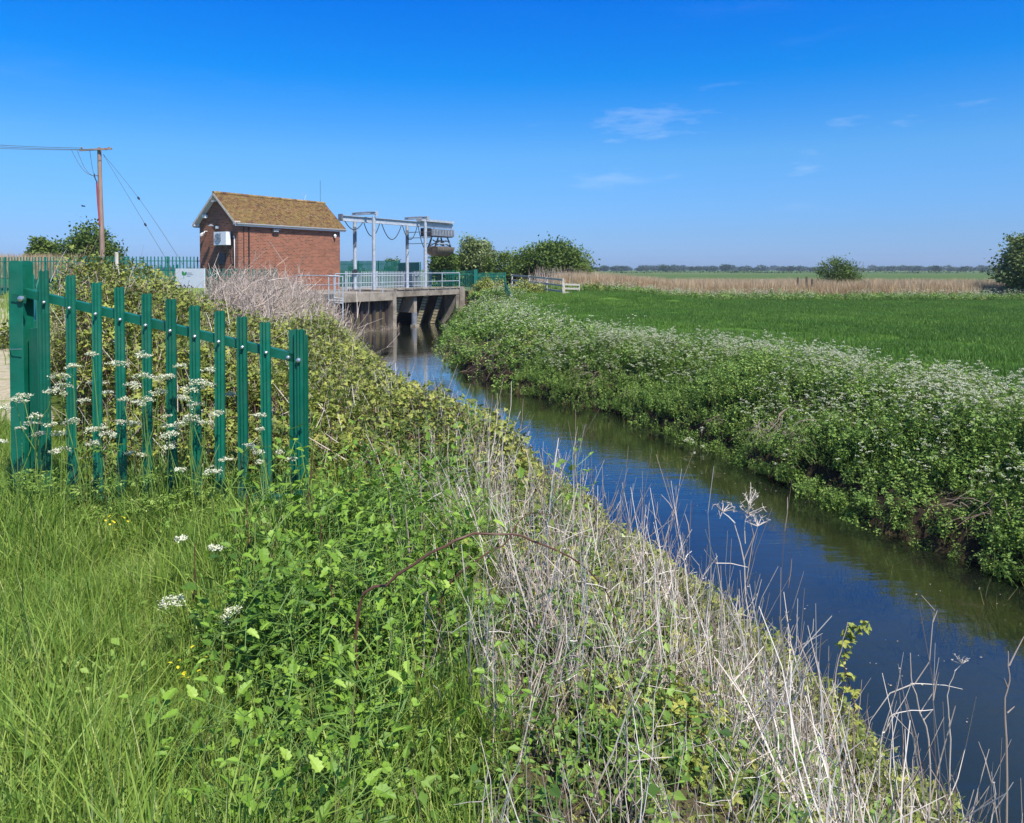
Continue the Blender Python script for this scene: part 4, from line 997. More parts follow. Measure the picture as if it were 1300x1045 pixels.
# ------------------------------------------------------------------ where they grow
MX = [-10, -7.5, -6.6, -5.1, -4.6, -4.1, -3.63, -3.28, -2.76, -2.16, -1.5, -.9]; MH = [.4, .85, 1.2, 1.62, 1.66, 1.45, 1.12, .98, .86, .62, .50, .40]
def hvL(x, y):   # height of the thicket left of the river, above ground
    dl = xL(y)-x
    near = np.interp(x-.12*wob(x, y, 1.3, 3), MX, MH)*sm(5.0, 6.8, y)*sm(11.5, 9.2, y)*(1+.08*wob(x, y, 2.1, 5))
    mid = (.38+.22*wob(x, y, .9, 1)**2)*sm(4.6, 6.2, y)*sm(-.2, .6, dl)*sm(30, 18, y)
    return np.maximum(near, mid)
# bramble thicket: nearer part, fine leaves
def bdens(x, y):
    dl = xL(y)-x
    zone = ((y > 5.15) & (y < 16) & (dl > -.15) & (x > -.655*y+.55)) | ((y > 1.5) & (y <= 5.15) & (dl > -.1) & (dl < 2.2+.25*y) & (x > -1.1))
    track = x > -.655*y+.7
    return zone*track*inview(x, y, .8)*np.where((y <= 5.15), .42, 1.0)
X, Y = place(15000, -11, 3, 1.2, 16, bdens)
k = rng.random(len(X)) < np.interp(Y, [1, 5, 8, 16], [1.5, 1.1, .75, .45]); X, Y = X[k], Y[k]
X2, Y2 = place(2600, -.8, 3.2, 1.2, 7.5, lambda x, y: ((xL(y)-x > -.25) & (xL(y)-x < 1.9))*(wob(x, y, 1.7, 3) > -.45)*.8); X = np.concatenate([X, X2]); Y = np.concatenate([Y, Y2])
hv = hvL(X, Y)+(Y < 7.5)*sm(1.4, .2, xL(Y)-X)*.42; lay = rng.random(len(X)); top_ = lay < .62
Z = TZ(X, Y)+np.where(top_, hv*U_(.72, 1.0, len(X)), hv*U_(0, .8, len(X)))-.06
print('bramble', len(X))
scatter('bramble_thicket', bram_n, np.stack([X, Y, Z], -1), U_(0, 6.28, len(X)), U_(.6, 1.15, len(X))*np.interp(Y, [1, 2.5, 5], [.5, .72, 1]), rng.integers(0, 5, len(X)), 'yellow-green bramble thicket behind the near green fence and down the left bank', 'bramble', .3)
# far part of the left bank
def bd2(x, y):
    dl = xL(y)-x; return ((dl > -.25) & (dl < 9) & ((dl < 4.5) | (y < 26)))*inview(x, y, 1)*.8
X, Y = place(5200, -20, 1, 15, 42.5, bd2)
Z = TZ(X, Y)+.30*rng.random(len(X))*sm(-.2, 1, xL(Y)-X)*sm(42, 24, Y)-.12*sm(22, 36, Y)
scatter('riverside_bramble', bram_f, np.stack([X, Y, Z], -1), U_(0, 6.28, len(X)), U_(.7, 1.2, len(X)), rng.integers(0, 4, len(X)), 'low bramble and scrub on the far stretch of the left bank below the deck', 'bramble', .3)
# dry twiggy scrub in front of the building
def td(x, y):
    px = 650+984*x/y
    return ((px > 240) & (px < 432) & (xL(y)-x > .4))*np.where(px > 400, .8, 1)*sm(225, 290, px-(y-16)*2)
X, Y = place(2300, -24, -3, 11, 38, td); px = 650+984*X/Y
Z = TZ(X, Y)+U_(-.35, .28, len(X))*sm(440, 380, px)*sm(12, 20, Y)-.75*sm(340, 425, px)-.25*sm(290, 265, px)
scatter('twiggy_scrub', twg, np.stack([X, Y, Z], -1), U_(0, 6.28, len(X)), U_(.65, 1.1, len(X)), rng.integers(0, 4, len(X)), 'pale leafless dry scrub in front of the brick building', 'scrub', .25)
# dry stems on the near bank
def dd(x, y):
    dl = xL(y)-x; a_ = sm(-.1, .15, dl)*sm(3.3, 2.7, dl)*sm(.6, 1.4, y)*(x > -.42-.09*(y-2.5))*np.interp(dl, [0, .8, 1.4, 3.2], [.15, .33, 1.0, 1.0])*(1-.8*np.clip(np.exp(-((x+.72)/.5)**2-((y-3.5)/.8)**2), 0, 1))*np.where(wob(x, y, 2.6, 7) > -.35, 1.15, .25)
    return a_*np.interp(y, [0, 4, 6, 9, 14], [1, .9, .30, .12, .06])*inview(x, y, .5)
X, Y = place(4500, -2.5, 3.4, .7, 14, dd); print('dry', len(X))
sc_ = U_(.55, 1.0, len(X))*np.interp(Y, [0, 2, 3.5, 8], [.60, .74, .98, .9])*np.interp(xL(Y)-X, [0, .6, 1.5, 3], [.85, 1, .95, .6])
scatter('dry_stems', dry_n, np.stack([X, Y, TZ(X, Y)], -1), U_(0, 6.28, len(X)), sc_, np.where(rng.random(len(X)) < .62, rng.integers(0, 4, len(X)), rng.integers(4, 6, len(X))), 'mass of bleached dry stalks along the near left bank', 'dry stalks', .22)
# bright broadleaf growth in front of the fence end
def bl(x, y):
    px = 650+984*x/(y*.99+.25)
    return 1.2*np.exp(-((x+.10+.18*y)/.40)**2-((y-3.35)/1.0)**2)+.10*((y > 4.3) & (y < 7) & (x > -1.4) & (x < .3))
X, Y = place(1800, -3, 1.2, 1.6, 7, lambda x, y: np.clip(bl(x, y)*1.1, 0, 1)); print('broad', len(X))
scatter('broadleaf_weeds', brd, np.stack([X, Y, TZ(X, Y)+.04], -1), U_(0, 6.28, len(X)), U_(.6, 1.15, len(X))*np.interp(Y, [2, 3, 5], [.75, .95, 1]), rng.integers(0, 6, len(X)), 'bright green broad-leaved weeds at the foot of the last fence post', 'weeds', .15)
# debris at the foot of the sheet piles
n = 40; tt = U_(-5, -.2, n); X = F0[0]+tt*U[0]+U_(-.1, .35, n)*N_[0]; Y = F0[1]+tt*U[1]+U_(-.1, .2, n)*N_[1]
scatter('silt_debris', [bram_f[0].copy(), twg[0].copy()], np.stack([X, Y, np.full(n, -.12)], -1), U_(0, 6.28, n), U_(.25, .45, n), rng.integers(0, 2, n), 'low debris and weed caught along the foot of the dark sheet piles', 'debris', .8)
# lawn
def ld(x, y):
    a_ = (xL(y)-x > 2.4)*(x < .2)*(x < -.15+.0*y)
    return a_*inview(x, y, .5)*np.interp(bl(x, y), [0, .5], [1, .15])*((y < 5.3) | (x < -.655*y+.5))
X, Y = place(9000, -6.5, .3, .9, 7.2, ld); print('lawn', len(X))
lw = np.clip(1+.30*wob(X, Y, 2.3, 4)+.15*wob(X, Y, 5.1, 2), .5, 1.5); k = rng.random(len(X)) < .80
scatter('lawn_grass', lawn, np.stack([X, Y, TZ(X, Y)], -1), U_(0, 6.28, len(X)), U_(.6, 1.1, len(X))*lw, np.where(k, rng.integers(0, 4, len(X)), rng.integers(4, 6, len(X))), 'lush yellow-green grass in the lower left foreground', 'grass', .12)
X, Y = place(2600, -28, -3, 6.5, 36, lambda x, y: ((x < -.655*y+.6) & (x > -.655*y-3.2))*.35*(wob(x, y, 1.2, 3) > .1)*1.0)
scatter('track_grass', lawn[:0]+[grass_src(60, .2, .10, .009, 'grass', tint=(.4, 1)) for _ in range(2)], np.stack([X, Y, TZ(X, Y)+.02], -1), U_(0, 6.28, len(X)), U_(.7, 1.3, len(X)), rng.integers(0, 2, len(X)), 'thin worn grass on the pale track beyond the fence post', 'grass', .1)
X, Y = place(3000, -30, -4, 11, 46, lambda x, y: ((x > -.655*y+.3) & (xL(y)-x > 4))*.9)
scatter('rough_grass', [grass_src(140, .5, .45, .02, 'grass', tint=(.1, .9)) for _ in range(3)], np.stack([X, Y, TZ(X, Y)], -1), U_(0, 6.28, len(X)), U_(.7, 1.3, len(X)), rng.integers(0, 3, len(X)), 'rough grass round the notice board and far fences', 'grass', .1)
X, Y = place(1100, -5, .3, 1.4, 6, lambda x, y: (xL(y)-x > 2.6)*inview(x, y, .5)*(x < -.2)*(wob(x, y, 1.6, 9) > -.2))
X2, Y2 = place(900, -1.2, 3, 1, 5.5, lambda x, y: (xL(y)-x < 3.2)*(xL(y)-x > .3)*inview(x, y, .5)); X = np.concatenate([X, X2]); Y = np.concatenate([Y, Y2])
scatter('lawn_weeds', [nettle_src(70, .26, .045, .12, 7) for _ in range(3)], np.stack([X, Y, TZ(X, Y)], -1), U_(0, 6.28, len(X)), U_(.6, 1.2, len(X)), rng.integers(0, 3, len(X)), 'small dull green leafy weeds mixed through the foreground grass and dead stalks', 'weeds', .15)
# right bank
def rd(x, y):
    dr = x-xR(y); return ((dr > -.28) & (dr < 4.0+.5*wob(x, y, .5, 2)))*inview(x, y, 1.5)
def hR(x, y): return .12*wob(x, y, 1.1, 5)
X, Y = place(30000, -5, 17, 6.5, 24, rd); 
k = rng.random(len(X)) < np.interp(Y, [6, 12, 24], [.62, .5, .32]); X, Y = X[k], Y[k]; print('nettle', len(X))
Z = np.maximum(TZ(X, Y), .02)+hR(X, Y)-.03
scatter('bank_nettles', net_n, np.stack([X, Y, Z], -1), U_(0, 6.28, len(X)), U_(.55, 1.1, len(X))*np.interp(X-xR(Y), [-.1, .4, 1], [.7, .85, 1]), rng.integers(0, 4, len(X)), 'dense nettles and leafy weeds covering the near part of the right bank', 'nettles', .25)
X, Y = place(9000, -6, 22, 24, 56, lambda x, y: rd(x, y)*np.interp(y, [24, 56], [.55, .4])); X2, Y2 = place(2400, 2, 62, 56.5, 63, lambda x, y: (x < y*.75)*.75); X = np.concatenate([X, X2]); Y = np.concatenate([Y, Y2])
scatter('distant_bank_weeds', net_f+[bram_f[0].copy()], np.stack([X, Y, TZ(X, Y)-.03], -1), U_(0, 6.28, len(X)), U_(.6, 1.15, len(X)), np.where(rng.random(len(X)) < .12, 3, rng.integers(0, 3, len(X))), 'leafy green weeds on the far part of the right bank towards the sluice', 'weeds', .2)
def pd(x, y):
    dr = x-xR(y); c_ = 2.9+.5*wob(x, y, .5, 2); return np.clip(np.exp(-((dr-c_)/1.15)**2)*(.85+.4*wob(x, y, .7, 6))+.42*(dr > .5)*(dr < 4)*(wob(x, y, 1.1, 8) > -.2), 0, 1)*inview(x, y, 1.5)
X, Y = place(16000, -5, 18, 8, 25, pd); k = rng.random(len(X)) < .5; X, Y = X[k], Y[k]; print('parsley', len(X))
scatter('cow_parsley', par_n, np.stack([X, Y, TZ(X, Y)-.02], -1), U_(0, 6.28, len(X)), U_(.5, .95, len(X)), rng.integers(0, 4, len(X)), 'drift of white cow parsley flowers along the top of the right bank', 'cow parsley', .1)
def pd2(x, y):
    dr = x-xR(y); c_ = 2.7+.6*wob(x, y, .4, 2); return np.clip(np.exp(-((dr-c_)/1.5)**2)*(.8+.4*wob(x, y, .7, 6)), 0, 1)*inview(x, y, 1.5)
X, Y = place(5000, -6, 22, 25, 56, pd2); print('parsley far', len(X))
X2, Y2 = place(2000, 3, 62, 57, 63, lambda x, y: (x < y*.75)*(.6+.5*wob(x, y, .25, 1))); X = np.concatenate([X, X2]); Y = np.concatenate([Y, Y2])
scatter('distant_cow_parsley', par_f, np.stack([X, Y, TZ(X, Y)], -1), U_(0, 6.28, len(X)), U_(.6, 1.1, len(X)), rng.integers(0, 3, len(X)), 'white cow parsley further off, by the sluice and along the far field edge', 'cow parsley', .1)
X = []; Y = []
for y in np.arange(8.5, 36, .32):
    if rng.random() < .30: X.append(xR(y)+rng.uniform(.0, .35)); Y.append(y+rng.uniform(-.1, .1))
X = np.array(X); Y = np.array(Y)
scatter('dead_roots', rts, np.stack([X, Y, TZ(X, Y)+U_(0, .15, len(X))], -1), U_(-.5, .5, len(X))+.4, U_(.5, 1.2, len(X)), rng.integers(0, 4, len(X)), 'tangled dead stems hanging over the waterline of the right bank', 'dead stems', .2)
X, Y = place(700, 0, 8, 6, 24, lambda x, y: ((xR(y)-x > .1) & (xR(y)-x < 2.2))*.8*(wob(x, y, 1.3, 2) > -.1))
scatter('water_weed', wds, np.stack([X, Y, np.full(len(X), -.32)], -1), U_(0, 6.28, len(X)), U_(.5, 1.0, len(X)), rng.integers(0, 3, len(X)), 'brown weed trailing under the clear water near the right bank', 'water weed', .3)
X, Y = place(1500, -3, 7, 5, 26, lambda x, y: ((x > xL(y)+.3) & (x < xR(y)-.1))*np.clip(.25+.6*wob(x, y, .9, 5), 0, 1))
b = MB(); n = len(X); b.stamp([(-.5, -.4, 0), (.5, -.3, 0), (.4, .5, 0), (-.3, .4, 0)], [(0, 1, 2, 3)], np.stack([X, Y, np.full(n, .004)+U_(0, .002, n)], -1), rots(U_(0, 6.28, n), 0, 0), U_(.006, .02, n), U_(.0, .7, n))
b.build('floating_debris', M['dry'], label='scattered pale specks of seed and leaf floating on the river', cat='debris', kind='stuff')
# the mown field
def fd(x, y): return (x-xR(y) > 3.2)*inview(x, y, 2)
X, Y = place(6200, 0, 48, 10, 62, fd); print('field', len(X))
scatter('field_grass', fieldg, np.stack([X, Y, TZ(X, Y)], -1), U_(0, 6.28, len(X)), U_(.75, 1.1, len(X)), np.clip((1.3+.75*wob(X, Y, .22, 4)+.5*wob(X, Y, .7, 1)+1.4*np.exp(-((X-xR(Y)-4.2)/1.8)**2)*(Y > 17)+rng.normal(0, .45, len(X))).astype(int), 0, 3), 'even green grass of the field beyond the right bank', 'grass', .03)
X, Y = place(5200, 4, 75, 63, 79, lambda x, y: (x < y*.8)*sm(50, 34, x-(y-70)*.5)*.8+.25*(x < y*.8)); print('reeds', len(X))
pxx = X/Y
scatter('reed_bed', reeds, np.stack([X, Y, TZ(X, Y)-.1], -1), U_(0, 6.28, len(X)), U_(.7, 1.05, len(X)), rng.integers(0, 3, len(X)), 'band of straw-coloured reeds along the far edge of the field', 'reeds', .05)
X, Y = place(500, -52, -30, 56, 70, lambda x, y: x < -.56*y)
scatter('distant_reeds', [reed_src()], np.stack([X, Y, TZ(X, Y)+1.0], -1), U_(0, 6.28, len(X)), U_(.9, 1.3, len(X)), np.zeros(len(X)), 'pinkish dry reeds showing above the far fence at the left edge', 'reeds', .05)

# ------------------------------------------------------------------ trees
def tree(name, base, h, w_, ncl, nleaf, size, m, label, cat='tree', group=None, trunk=.35, low=.12, seed=1, irr=.25, V=QL_V, Fc=QL_F, lx=0, link=True, dens=1.0):
    global rng
    r0 = rng; rng = np.random.default_rng(seed)
    root = empty(name, base, 0, label=label, cat=cat, group=group)
    d = rng.normal(size=(ncl, 3)); d /= np.linalg.norm(d, axis=1, keepdims=True)
    lump = 1+irr*np.array([mn.noise((a*1.7+seed, b_*1.7, c_*1.7)) for a, b_, c_ in d])*1.6
    rr = (.35+.65*rng.random(ncl)**.55)*lump
    hc = h*(1-low)/2
    C = d*rr[:, None]*np.array([w_/2, w_/2, hc])*.92+np.array([0, 0, h*low+hc]); C[:, 2] = np.maximum(C[:, 2], h*low*.6)
    C[:, 0] += lx*(C[:, 2]/h)
    b = MB(); th = h*trunk
    b.tube([(0, 0, -.2), (.02*h, 0, th*.5), (-.01*h, .01*h, th), (0, 0, h*.75)], [.035*h, .028*h, .022*h, .004*h], 7)
    for i in range(min(16, ncl)):
        z0 = th*random.Random(seed*50+i).uniform(.3, 1.6); e = C[i]; mid_ = np.array([e[0]*.4, e[1]*.4, z0+(e[2]-z0)*.65])
        b.tube([(0, 0, z0), mid_, e], [.016*h, .010*h, .003*h], 5)
    b.build('trunk', M['bark'], root)
    lf = MB(); cs = size*3.1
    n = nleaf*ncl; k = np.repeat(np.arange(ncl), nleaf)
    p = C[k]+rng.normal(size=(n, 3))*np.array([1, 1, .75])*np.minimum(w_*.075, hc*.2)*U_(.7, 1.3, ncl)[k][:, None]
    ct = U_(-.22, .22, ncl)[k]
    lf.stamp(V, Fc, p, rots(U_(0, 6.28, n), rng.normal(.1, .7, n), rng.normal(0, .6, n)), size*U_(.55, 1.3, n), np.clip(rng.normal(.5, .2, n)+ct, 0, 1))
    lf.build('crown', M[m], root); rng = r0; return root
def T(px, py_top, Yd, zb, w_px, name, **k):
    p = W(px, py_top, Yd); wd_ = w_px*Yd/FOC
    return tree(name, (p[0], p[1], zb), p[2]-zb, wd_, **k)
T(54, 302, 66, 1.9, 44, 'bush', ncl=110, nleaf=90, size=.26, m='tree', label='smaller dark bush at far left, left of the utility pole bush', cat='bush', seed=3, low=.05, trunk=.2)
T(112, 291, 64, 1.9, 78, 'bush', ncl=190, nleaf=90, size=.26, m='tree', label='larger dark bush right at the foot of the utility pole', cat='bush', seed=4, low=.05, trunk=.2)
T(606, 303, 78, 1.7, 58, 'hawthorn_tree', ncl=120, nleaf=90, size=.26, m='haw', label='pale blossoming hawthorn tree right of the weed grab', seed=8, low=.05, trunk=.25)
T(568, 316, 76, 1.7, 48, 'bush', ncl=90, nleaf=90, size=.26, m='tree', label='rounded green bush directly below the weed grab', cat='bush', seed=9, low=.05, trunk=.2)
T(641, 318, 76, 1.7, 50, 'bush', ncl=90, nleaf=90, size=.2, m='tree', label='low dark bush between the hawthorn and the broad dome-shaped bush', cat='bush', seed=10, low=.03, trunk=.2)
T(698, 306, 74, 1.5, 104, 'dome_bush', ncl=240, nleaf=100, size=.26, m='tree', label='broad dome-shaped green bush behind the timber fence', cat='bush', seed=11, low=.0, trunk=.2, irr=.15)
T(740, 327, 70, 1.5, 30, 'bush', ncl=50, nleaf=50, size=.15, m='tree', label='small green bush at the right foot of the dome-shaped bush', cat='bush', seed=12, low=.0, trunk=.2)
T(450, 328, 84, 1.7, 22, 'bush', ncl=40, nleaf=40, size=.2, m='tree', label='bush top peeping between the first gantry legs', cat='bush', seed=13, low=.0, trunk=.2)
T(497, 326, 84, 1.7, 24, 'bush', ncl=40, nleaf=40, size=.2, m='tree', label='reddish-topped bush between the second and third gantry legs', cat='bush', seed=14, low=.0, trunk=.2)
T(1064, 326, 70, 1.2, 58, 'bush', ncl=95, nleaf=75, size=.16, m='tree', label='lone green bush standing in the reed band, with thin bare twigs on top', cat='bush', seed=15, low=.0, trunk=.25)
T(1310, 291, 62, 1.2, 72, 'hawthorn_tree', ncl=170, nleaf=80, size=.26, m='haw', label='tall leafy tree cut off by the right edge of the picture', seed=16, low=.02, trunk=.3)
for px, py, Yd, w_, lb_, mm in ((622, 351, 56, 48, 'yellow-green bramble mound below the low palisade by the sluice', 'bramble'), (668, 358, 53, 46, 'second yellow-green bramble mound, right of the sloping palisade wing', 'bramble'), (612, 369, 52, 50, 'low dark bramble hump beside the right abutment', 'nettle')):
    T(px, py, Yd, 1.5, w_, 'bramble_bush', ncl=60, nleaf=70, size=.13, m=mm, label=lb_, cat='bramble', seed=int(px), low=.0, trunk=.15)
T(756, 361, 58, 1.2, 34, 'bramble_bush', ncl=40, nleaf=60, size=.12, m='bramble', label='yellow-green bramble clump at the left end of the reed band', cat='bramble', seed=77, low=0, trunk=.15)
# dry twiggy bush behind the timber fence
p = W(705, 336, 64); root = empty('dry_bush', (p[0], p[1], 1.6), label='leafless pale dry bush in front of the dome-shaped bush', cat='bush'); b = MB()
n = 520; P0 = np.stack([rng.normal(0, 1.2, n), rng.normal(0, .6, n), np.zeros(n)], -1); canes(b, n, .2, 2.3, .014, .35, 5, base=P0); b.build('twigs', M['twig'], root)
# twigs on the lone bush
p = W(1068, 320, 70); b = MB(); canes(b, 14, .9, 3.0, .02, .35, 5); b.build('bare_twigs', M['bark'], label='thin bare twigs standing above the lone bush in the reeds', cat='twigs').location = (p[0]+.8, p[1], 1.3)
# hedgerow and tree line on the horizon
far_src = []
for s_ in range(4):
    lf = MB(); n = 520; d = rng.normal(size=(n, 3)); d /= np.linalg.norm(d, axis=1, keepdims=True); rr = (.5+.5*rng.random(n)**.5)*(1+.3*np.sin(d[:, 0]*5+s_)*np.cos(d[:, 2]*4+s_))
    pp = d*rr[:, None]*np.array([4.6, 4.6, 3.2])+np.array([0, 0, 3.9]); lf.stamp(QL_V*np.array([1.4, 1, 1]), QL_F, pp, rots(U_(0, 6.28, n), rng.normal(0, .7, n), 0), 1.15*U_(.6, 1.3, n), U_(0, 1, n))
    tk = MB().tube([(0, 0, -.5), (0, 0, 3), (0, 0, 6)], [.4, .3, .1], 6)
    far_src.append((lf.mesh('crown', M['fartree']), tk.mesh('trunk', M['bark'])))
def fartree(x, y, s_, sx, k, label, group=None):
    r_ = empty('distant_tree', (x, y, 1.2), random.uniform(0, 6), label=label, cat='tree', group=group); r_.scale = (s_*sx, s_*sx, s_)
    for nm, me in zip(('crown', 'trunk'), far_src[k]):
        o = bpy.data.objects.new(nm, me); COL.objects.link(o); o.parent = r_
rr_ = random.Random(5)
for i in range(110):
    px = 745+i*(1320-745)/110+rr_.uniform(-3, 3); Yd = rr_.uniform(850, 1250)
    x = (px-650)/984*Yd; s_ = rr_.uniform(.55, 1.05)*(1.15 if rr_.random() < .2 else 1)*Yd/1000
    fartree(x, Yd, s_, rr_.uniform(1.0, 1.7), i % 4, 'small dark tree crown in the continuous tree line on the right horizon', 'trees of the horizon tree line')
for i in range(30):
    px = -20+i*(258+20)/30+rr_.uniform(-4, 4); Yd = rr_.uniform(900, 1200); fartree((px-650)/984*Yd, Yd, rr_.uniform(.5, .8), 1.4, i % 4, 'small dark tree crown low on the horizon behind the far fence on the left', 'trees low on the left horizon')
for px, Yd, s_, lb_ in ((1193, 640, .78, 'rounded dark tree standing clear of the horizon line, left of the tall edge tree'), (1228, 700, .70, 'pair-like dark round tree just left of the tall edge tree'), (924, 820, 1.1, 'highest pale hump of the horizon tree line, left of the lone bush'), (846, 700, .85, 'dark round tree on the horizon midway between dome-shaped bush and lone bush'), (1007, 760, .8, 'dark tree on the horizon just left of the lone bush')):
    fartree((px-650)/984*Yd, Yd, s_, 1.2, 1, lb_)
def hedge(x0, x1, Yd, h, label):
    lf = MB(); n = int((x1-x0)*9); p = np.stack([U_(x0, x1, n), Yd+rng.normal(0, 1.5, n), h*rng.random(n)**.6*(1+.3*np.sin(np.linspace(0, 40, n)))], -1); p[:, 2] *= (.75+.35*np.sin(p[:, 0]*.07)+.2*np.sin(p[:, 0]*.23))
    lf.stamp(QL_V*np.array([1.3, 1, 1]), QL_F, p+np.array([0, 0, 1.2]), rots(U_(0, 6.28, n), rng.normal(0, .7, n), 0), .9*U_(.6, 1.3, n), U_(0, 1, n)); lf.build('hedgerow', M['fartree'], label=label, cat='hedge', kind='stuff')
hedge(60, 330, 470, 2.4, 'long low dark hedgerow crossing the marsh below the horizon trees'); hedge(200, 330, 330, 2.1, 'nearer hedgerow on the marsh left of the tall edge tree'); hedge(-20, 720, 1150, 5.0, 'continuous dark wood under the horizon tree line on the right')
# posts in the reeds
for px, yy in ((1013, 352), (1024, 351), (1031, 354)):
    p = W(px, yy, 64); MB().box((0, 0, .55), (.14, .12, 1.5)).box((0, 0, 1.32), (.09, .08, .06)).build('reed_post', M['bark'], label={1013: 'dark timber post in the reeds, leftmost of three beside the lone bush', 1024: 'dark timber post in the reeds, middle of three beside the lone bush', 1031: 'dark timber post in the reeds, nearest to the lone bush'}[px], cat='post').location = (p[0], p[1], p[2]-1.35)

# ------------------------------------------------------------------ single plants
def umbel_plant(base, h, nu, seed, label, group=None, lean=.2, r=.044):
    global rng
    r0 = rng; rng = np.random.default_rng(seed)
    root = empty('cow_parsley_plant', base, 0, label=label, cat='cow parsley', group=group)
    st = MB(); fl = MB(); lf = MB()
    main = canes(st, 2, .02, h*.8, .0042, lean, 6, wob_=.04, tint=U_(.2, 1, 2))
    for i in range(nu):
        q = main[i % 2][rng.integers(2, 6)]; a_ = rng.uniform(0, 6.28); o = rng.uniform(.04, .17)
        e = np.array([q[0]+math.cos(a_)*o, q[1]+math.sin(a_)*o*.7, max(q[2]+.08, h*rng.uniform(.55, 1.0))]); m_ = (q+e)/2+np.array([math.cos(a_), math.sin(a_), -.3])*.02
        st.tubes(np.array([[q, m_, e]]), np.array([[.0028, .0022, .0016]]), 5, .4)
        umbel(st, fl, e, r*rng.uniform(.6, 1.25), 13, 17, .0062, .0016)
    n = 60; k = rng.integers(0, 2, n); q = main[k, rng.integers(0, 4, n)]; a_ = U_(0, 6.28, n)
    for s_ in np.linspace(.2, 1, 5):
        for sg_ in (-1, 1):
            e = q+np.stack([np.cos(a_)*s_*.13+np.cos(a_+sg_*1.3)*.02*(1.2-s_), np.sin(a_)*s_*.13+np.sin(a_+sg_*1.3)*.02*(1.2-s_), .05*s_-.04*s_*s_+0*a_], -1)
            lf.stamp(QL_V*np.array([.7, 1, 1]), QL_F, e, rots(a_+sg_*.9-1.57, rng.normal(0, .3, n), 0), .032*(1.25-s_*.6)*U_(.6, 1.2, n), U_(.2, .9, n))
    st.build('stem', M['stem'], root); lf.build('leaves', M['nettle'], root); fl.build('umbels', M['petal'], root); rng = r0; return root
GP = 'cow parsley plants growing through the near fence'
for i, (px, py, nu) in enumerate(((28, 500, 5), (45, 480, 9), (58, 500, 7), (76, 478, 8), (108, 470, 6), (104, 545, 7), (128, 440, 6), (150, 500, 6), (172, 455, 6), (196, 478, 9), (218, 470, 10), (232, 488, 9), (250, 500, 8), (262, 530, 6), (188, 540, 7), (332, 530, 5), (360, 545, 4), (285, 575, 4), (205, 420, 0))):
    if not nu: continue
    Yd = random.uniform(4.45, 4.68) if px > 35 else 4.6
    p = W(px, py-12, Yd); g_ = TZ(p[0], p[1])
    umbel_plant((p[0], p[1], float(g_)-.02), p[2]-float(g_), max(3, nu-3), 100+i, 'white cow parsley growing up through the dark green near fence', GP)
for px, py, Yd, lb_ in ((268, 672, 3.6, 'single white umbel low in the weeds in front of the fence, above the bright leaves'), (236, 748, 3.1, 'small white umbel at the left margin of the bright broad leaves')):
    p = W(px, py, Yd); g_ = float(TZ(p[0], p[1])); umbel_plant((p[0], p[1], g_), p[2]-g_, 2, px, lb_)
def stalk(pts, r, label, m='dry', name='dead_stalk', cat='stalk', head=None, branches=(), leaves=None):
    """pts: (px, py, Y) photo positions with distance, root first"""
    P = np.array([W(*q) for q in pts]); o = P[0].copy(); g_ = float(TZ(o[0], o[1])); o[2] = min(o[2], max(g_, -.1)); P = P-o
    if np.linalg.norm(P[0]) > .02: P = np.concatenate([[np.zeros(3)], P])
    root = empty(name, o, label=label, cat=cat)
    f = np.linspace(0, 1, len(P)); F2 = np.linspace(0, 1, len(P)*3); Pe = np.concatenate([[2*P[0]-P[1]], P, [2*P[-1]-P[-2]]]); ii = np.minimum((F2*(len(P)-1)).astype(int), len(P)-2); u_ = (F2*(len(P)-1)-ii)[:, None]; A_, B_, C_, D_ = Pe[ii], Pe[ii+1], Pe[ii+2], Pe[ii+3]
    Q = .5*(2*B_+(C_-A_)*u_+(2*A_-5*B_+4*C_-D_)*u_**2+(3*B_-A_-3*C_+D_)*u_**3)+rng.normal(0, .003, (len(F2), 3))
    Q[0] = P[0]
    MB().tube(Q, np.interp(F2, [0, 1], [r, r*.4]), 6, rng.uniform(.4, .9)).build('stem', M[m], root)
    for br in branches:
        B = np.array([W(*q) for q in br])-o; MB().tube(B, np.linspace(r*.6, r*.25, len(B)), 5, rng.uniform(.4, .9)).build('branch', M[m], root)
        if head: 
            hb = MB(); n = 9; e = B[-1]; d = rng.normal(size=(n, 3))*np.array([1, 1, .5])*head+np.array([0, 0, head])
            hb.tubes(np.stack([np.broadcast_to(e, d.shape), e+d*.6, e+d], 1), np.broadcast_to(np.array([.5, .4, .3])*r, (n, 3)), 3, .6)
            for q in e+d: hb.tubes(np.stack([np.broadcast_to(q, (5, 3)), q+rng.normal(size=(5, 3))*head*.3+np.array([0, 0, head*.2])], 1), np.full((5, 2), r*.2), 3, .7)
            hb.build('seed_head', M[m], root)
    if leaves:
        lf = MB(); n = leaves[0]; i_ = rng.integers(len(Q)//3, len(Q), n); lf.stamp(TRI_V, TRI_F, Q[i_]+rng.normal(0, .012, (n, 3)), rots(U_(0, 6.28, n), rng.normal(.1, .6, n), rng.normal(0, .4, n)), leaves[1]*U_(.6, 1.2, n), np.clip(rng.normal(leaves[2], .15, n), 0, 1)); lf.build('leaves', M['bramble'], root)
    return root
stalk([(953, 810, 5.4), (947, 760, 5.4), (944, 710, 5.4), (932, 663, 5.4)], .0075, 'tall dead umbel stalk with branched heads standing against the water', head=.045, branches=[[(944, 712, 5.4), (957, 680, 5.4), (950, 652, 5.4)], [(948, 735, 5.4), (955, 690, 5.4), (962, 668, 5.4)], [(933, 664, 5.4), (925, 656, 5.4), (917, 650, 5.4)], [(946, 690, 5.4), (945, 668, 5.4), (951, 640, 5.4)]])
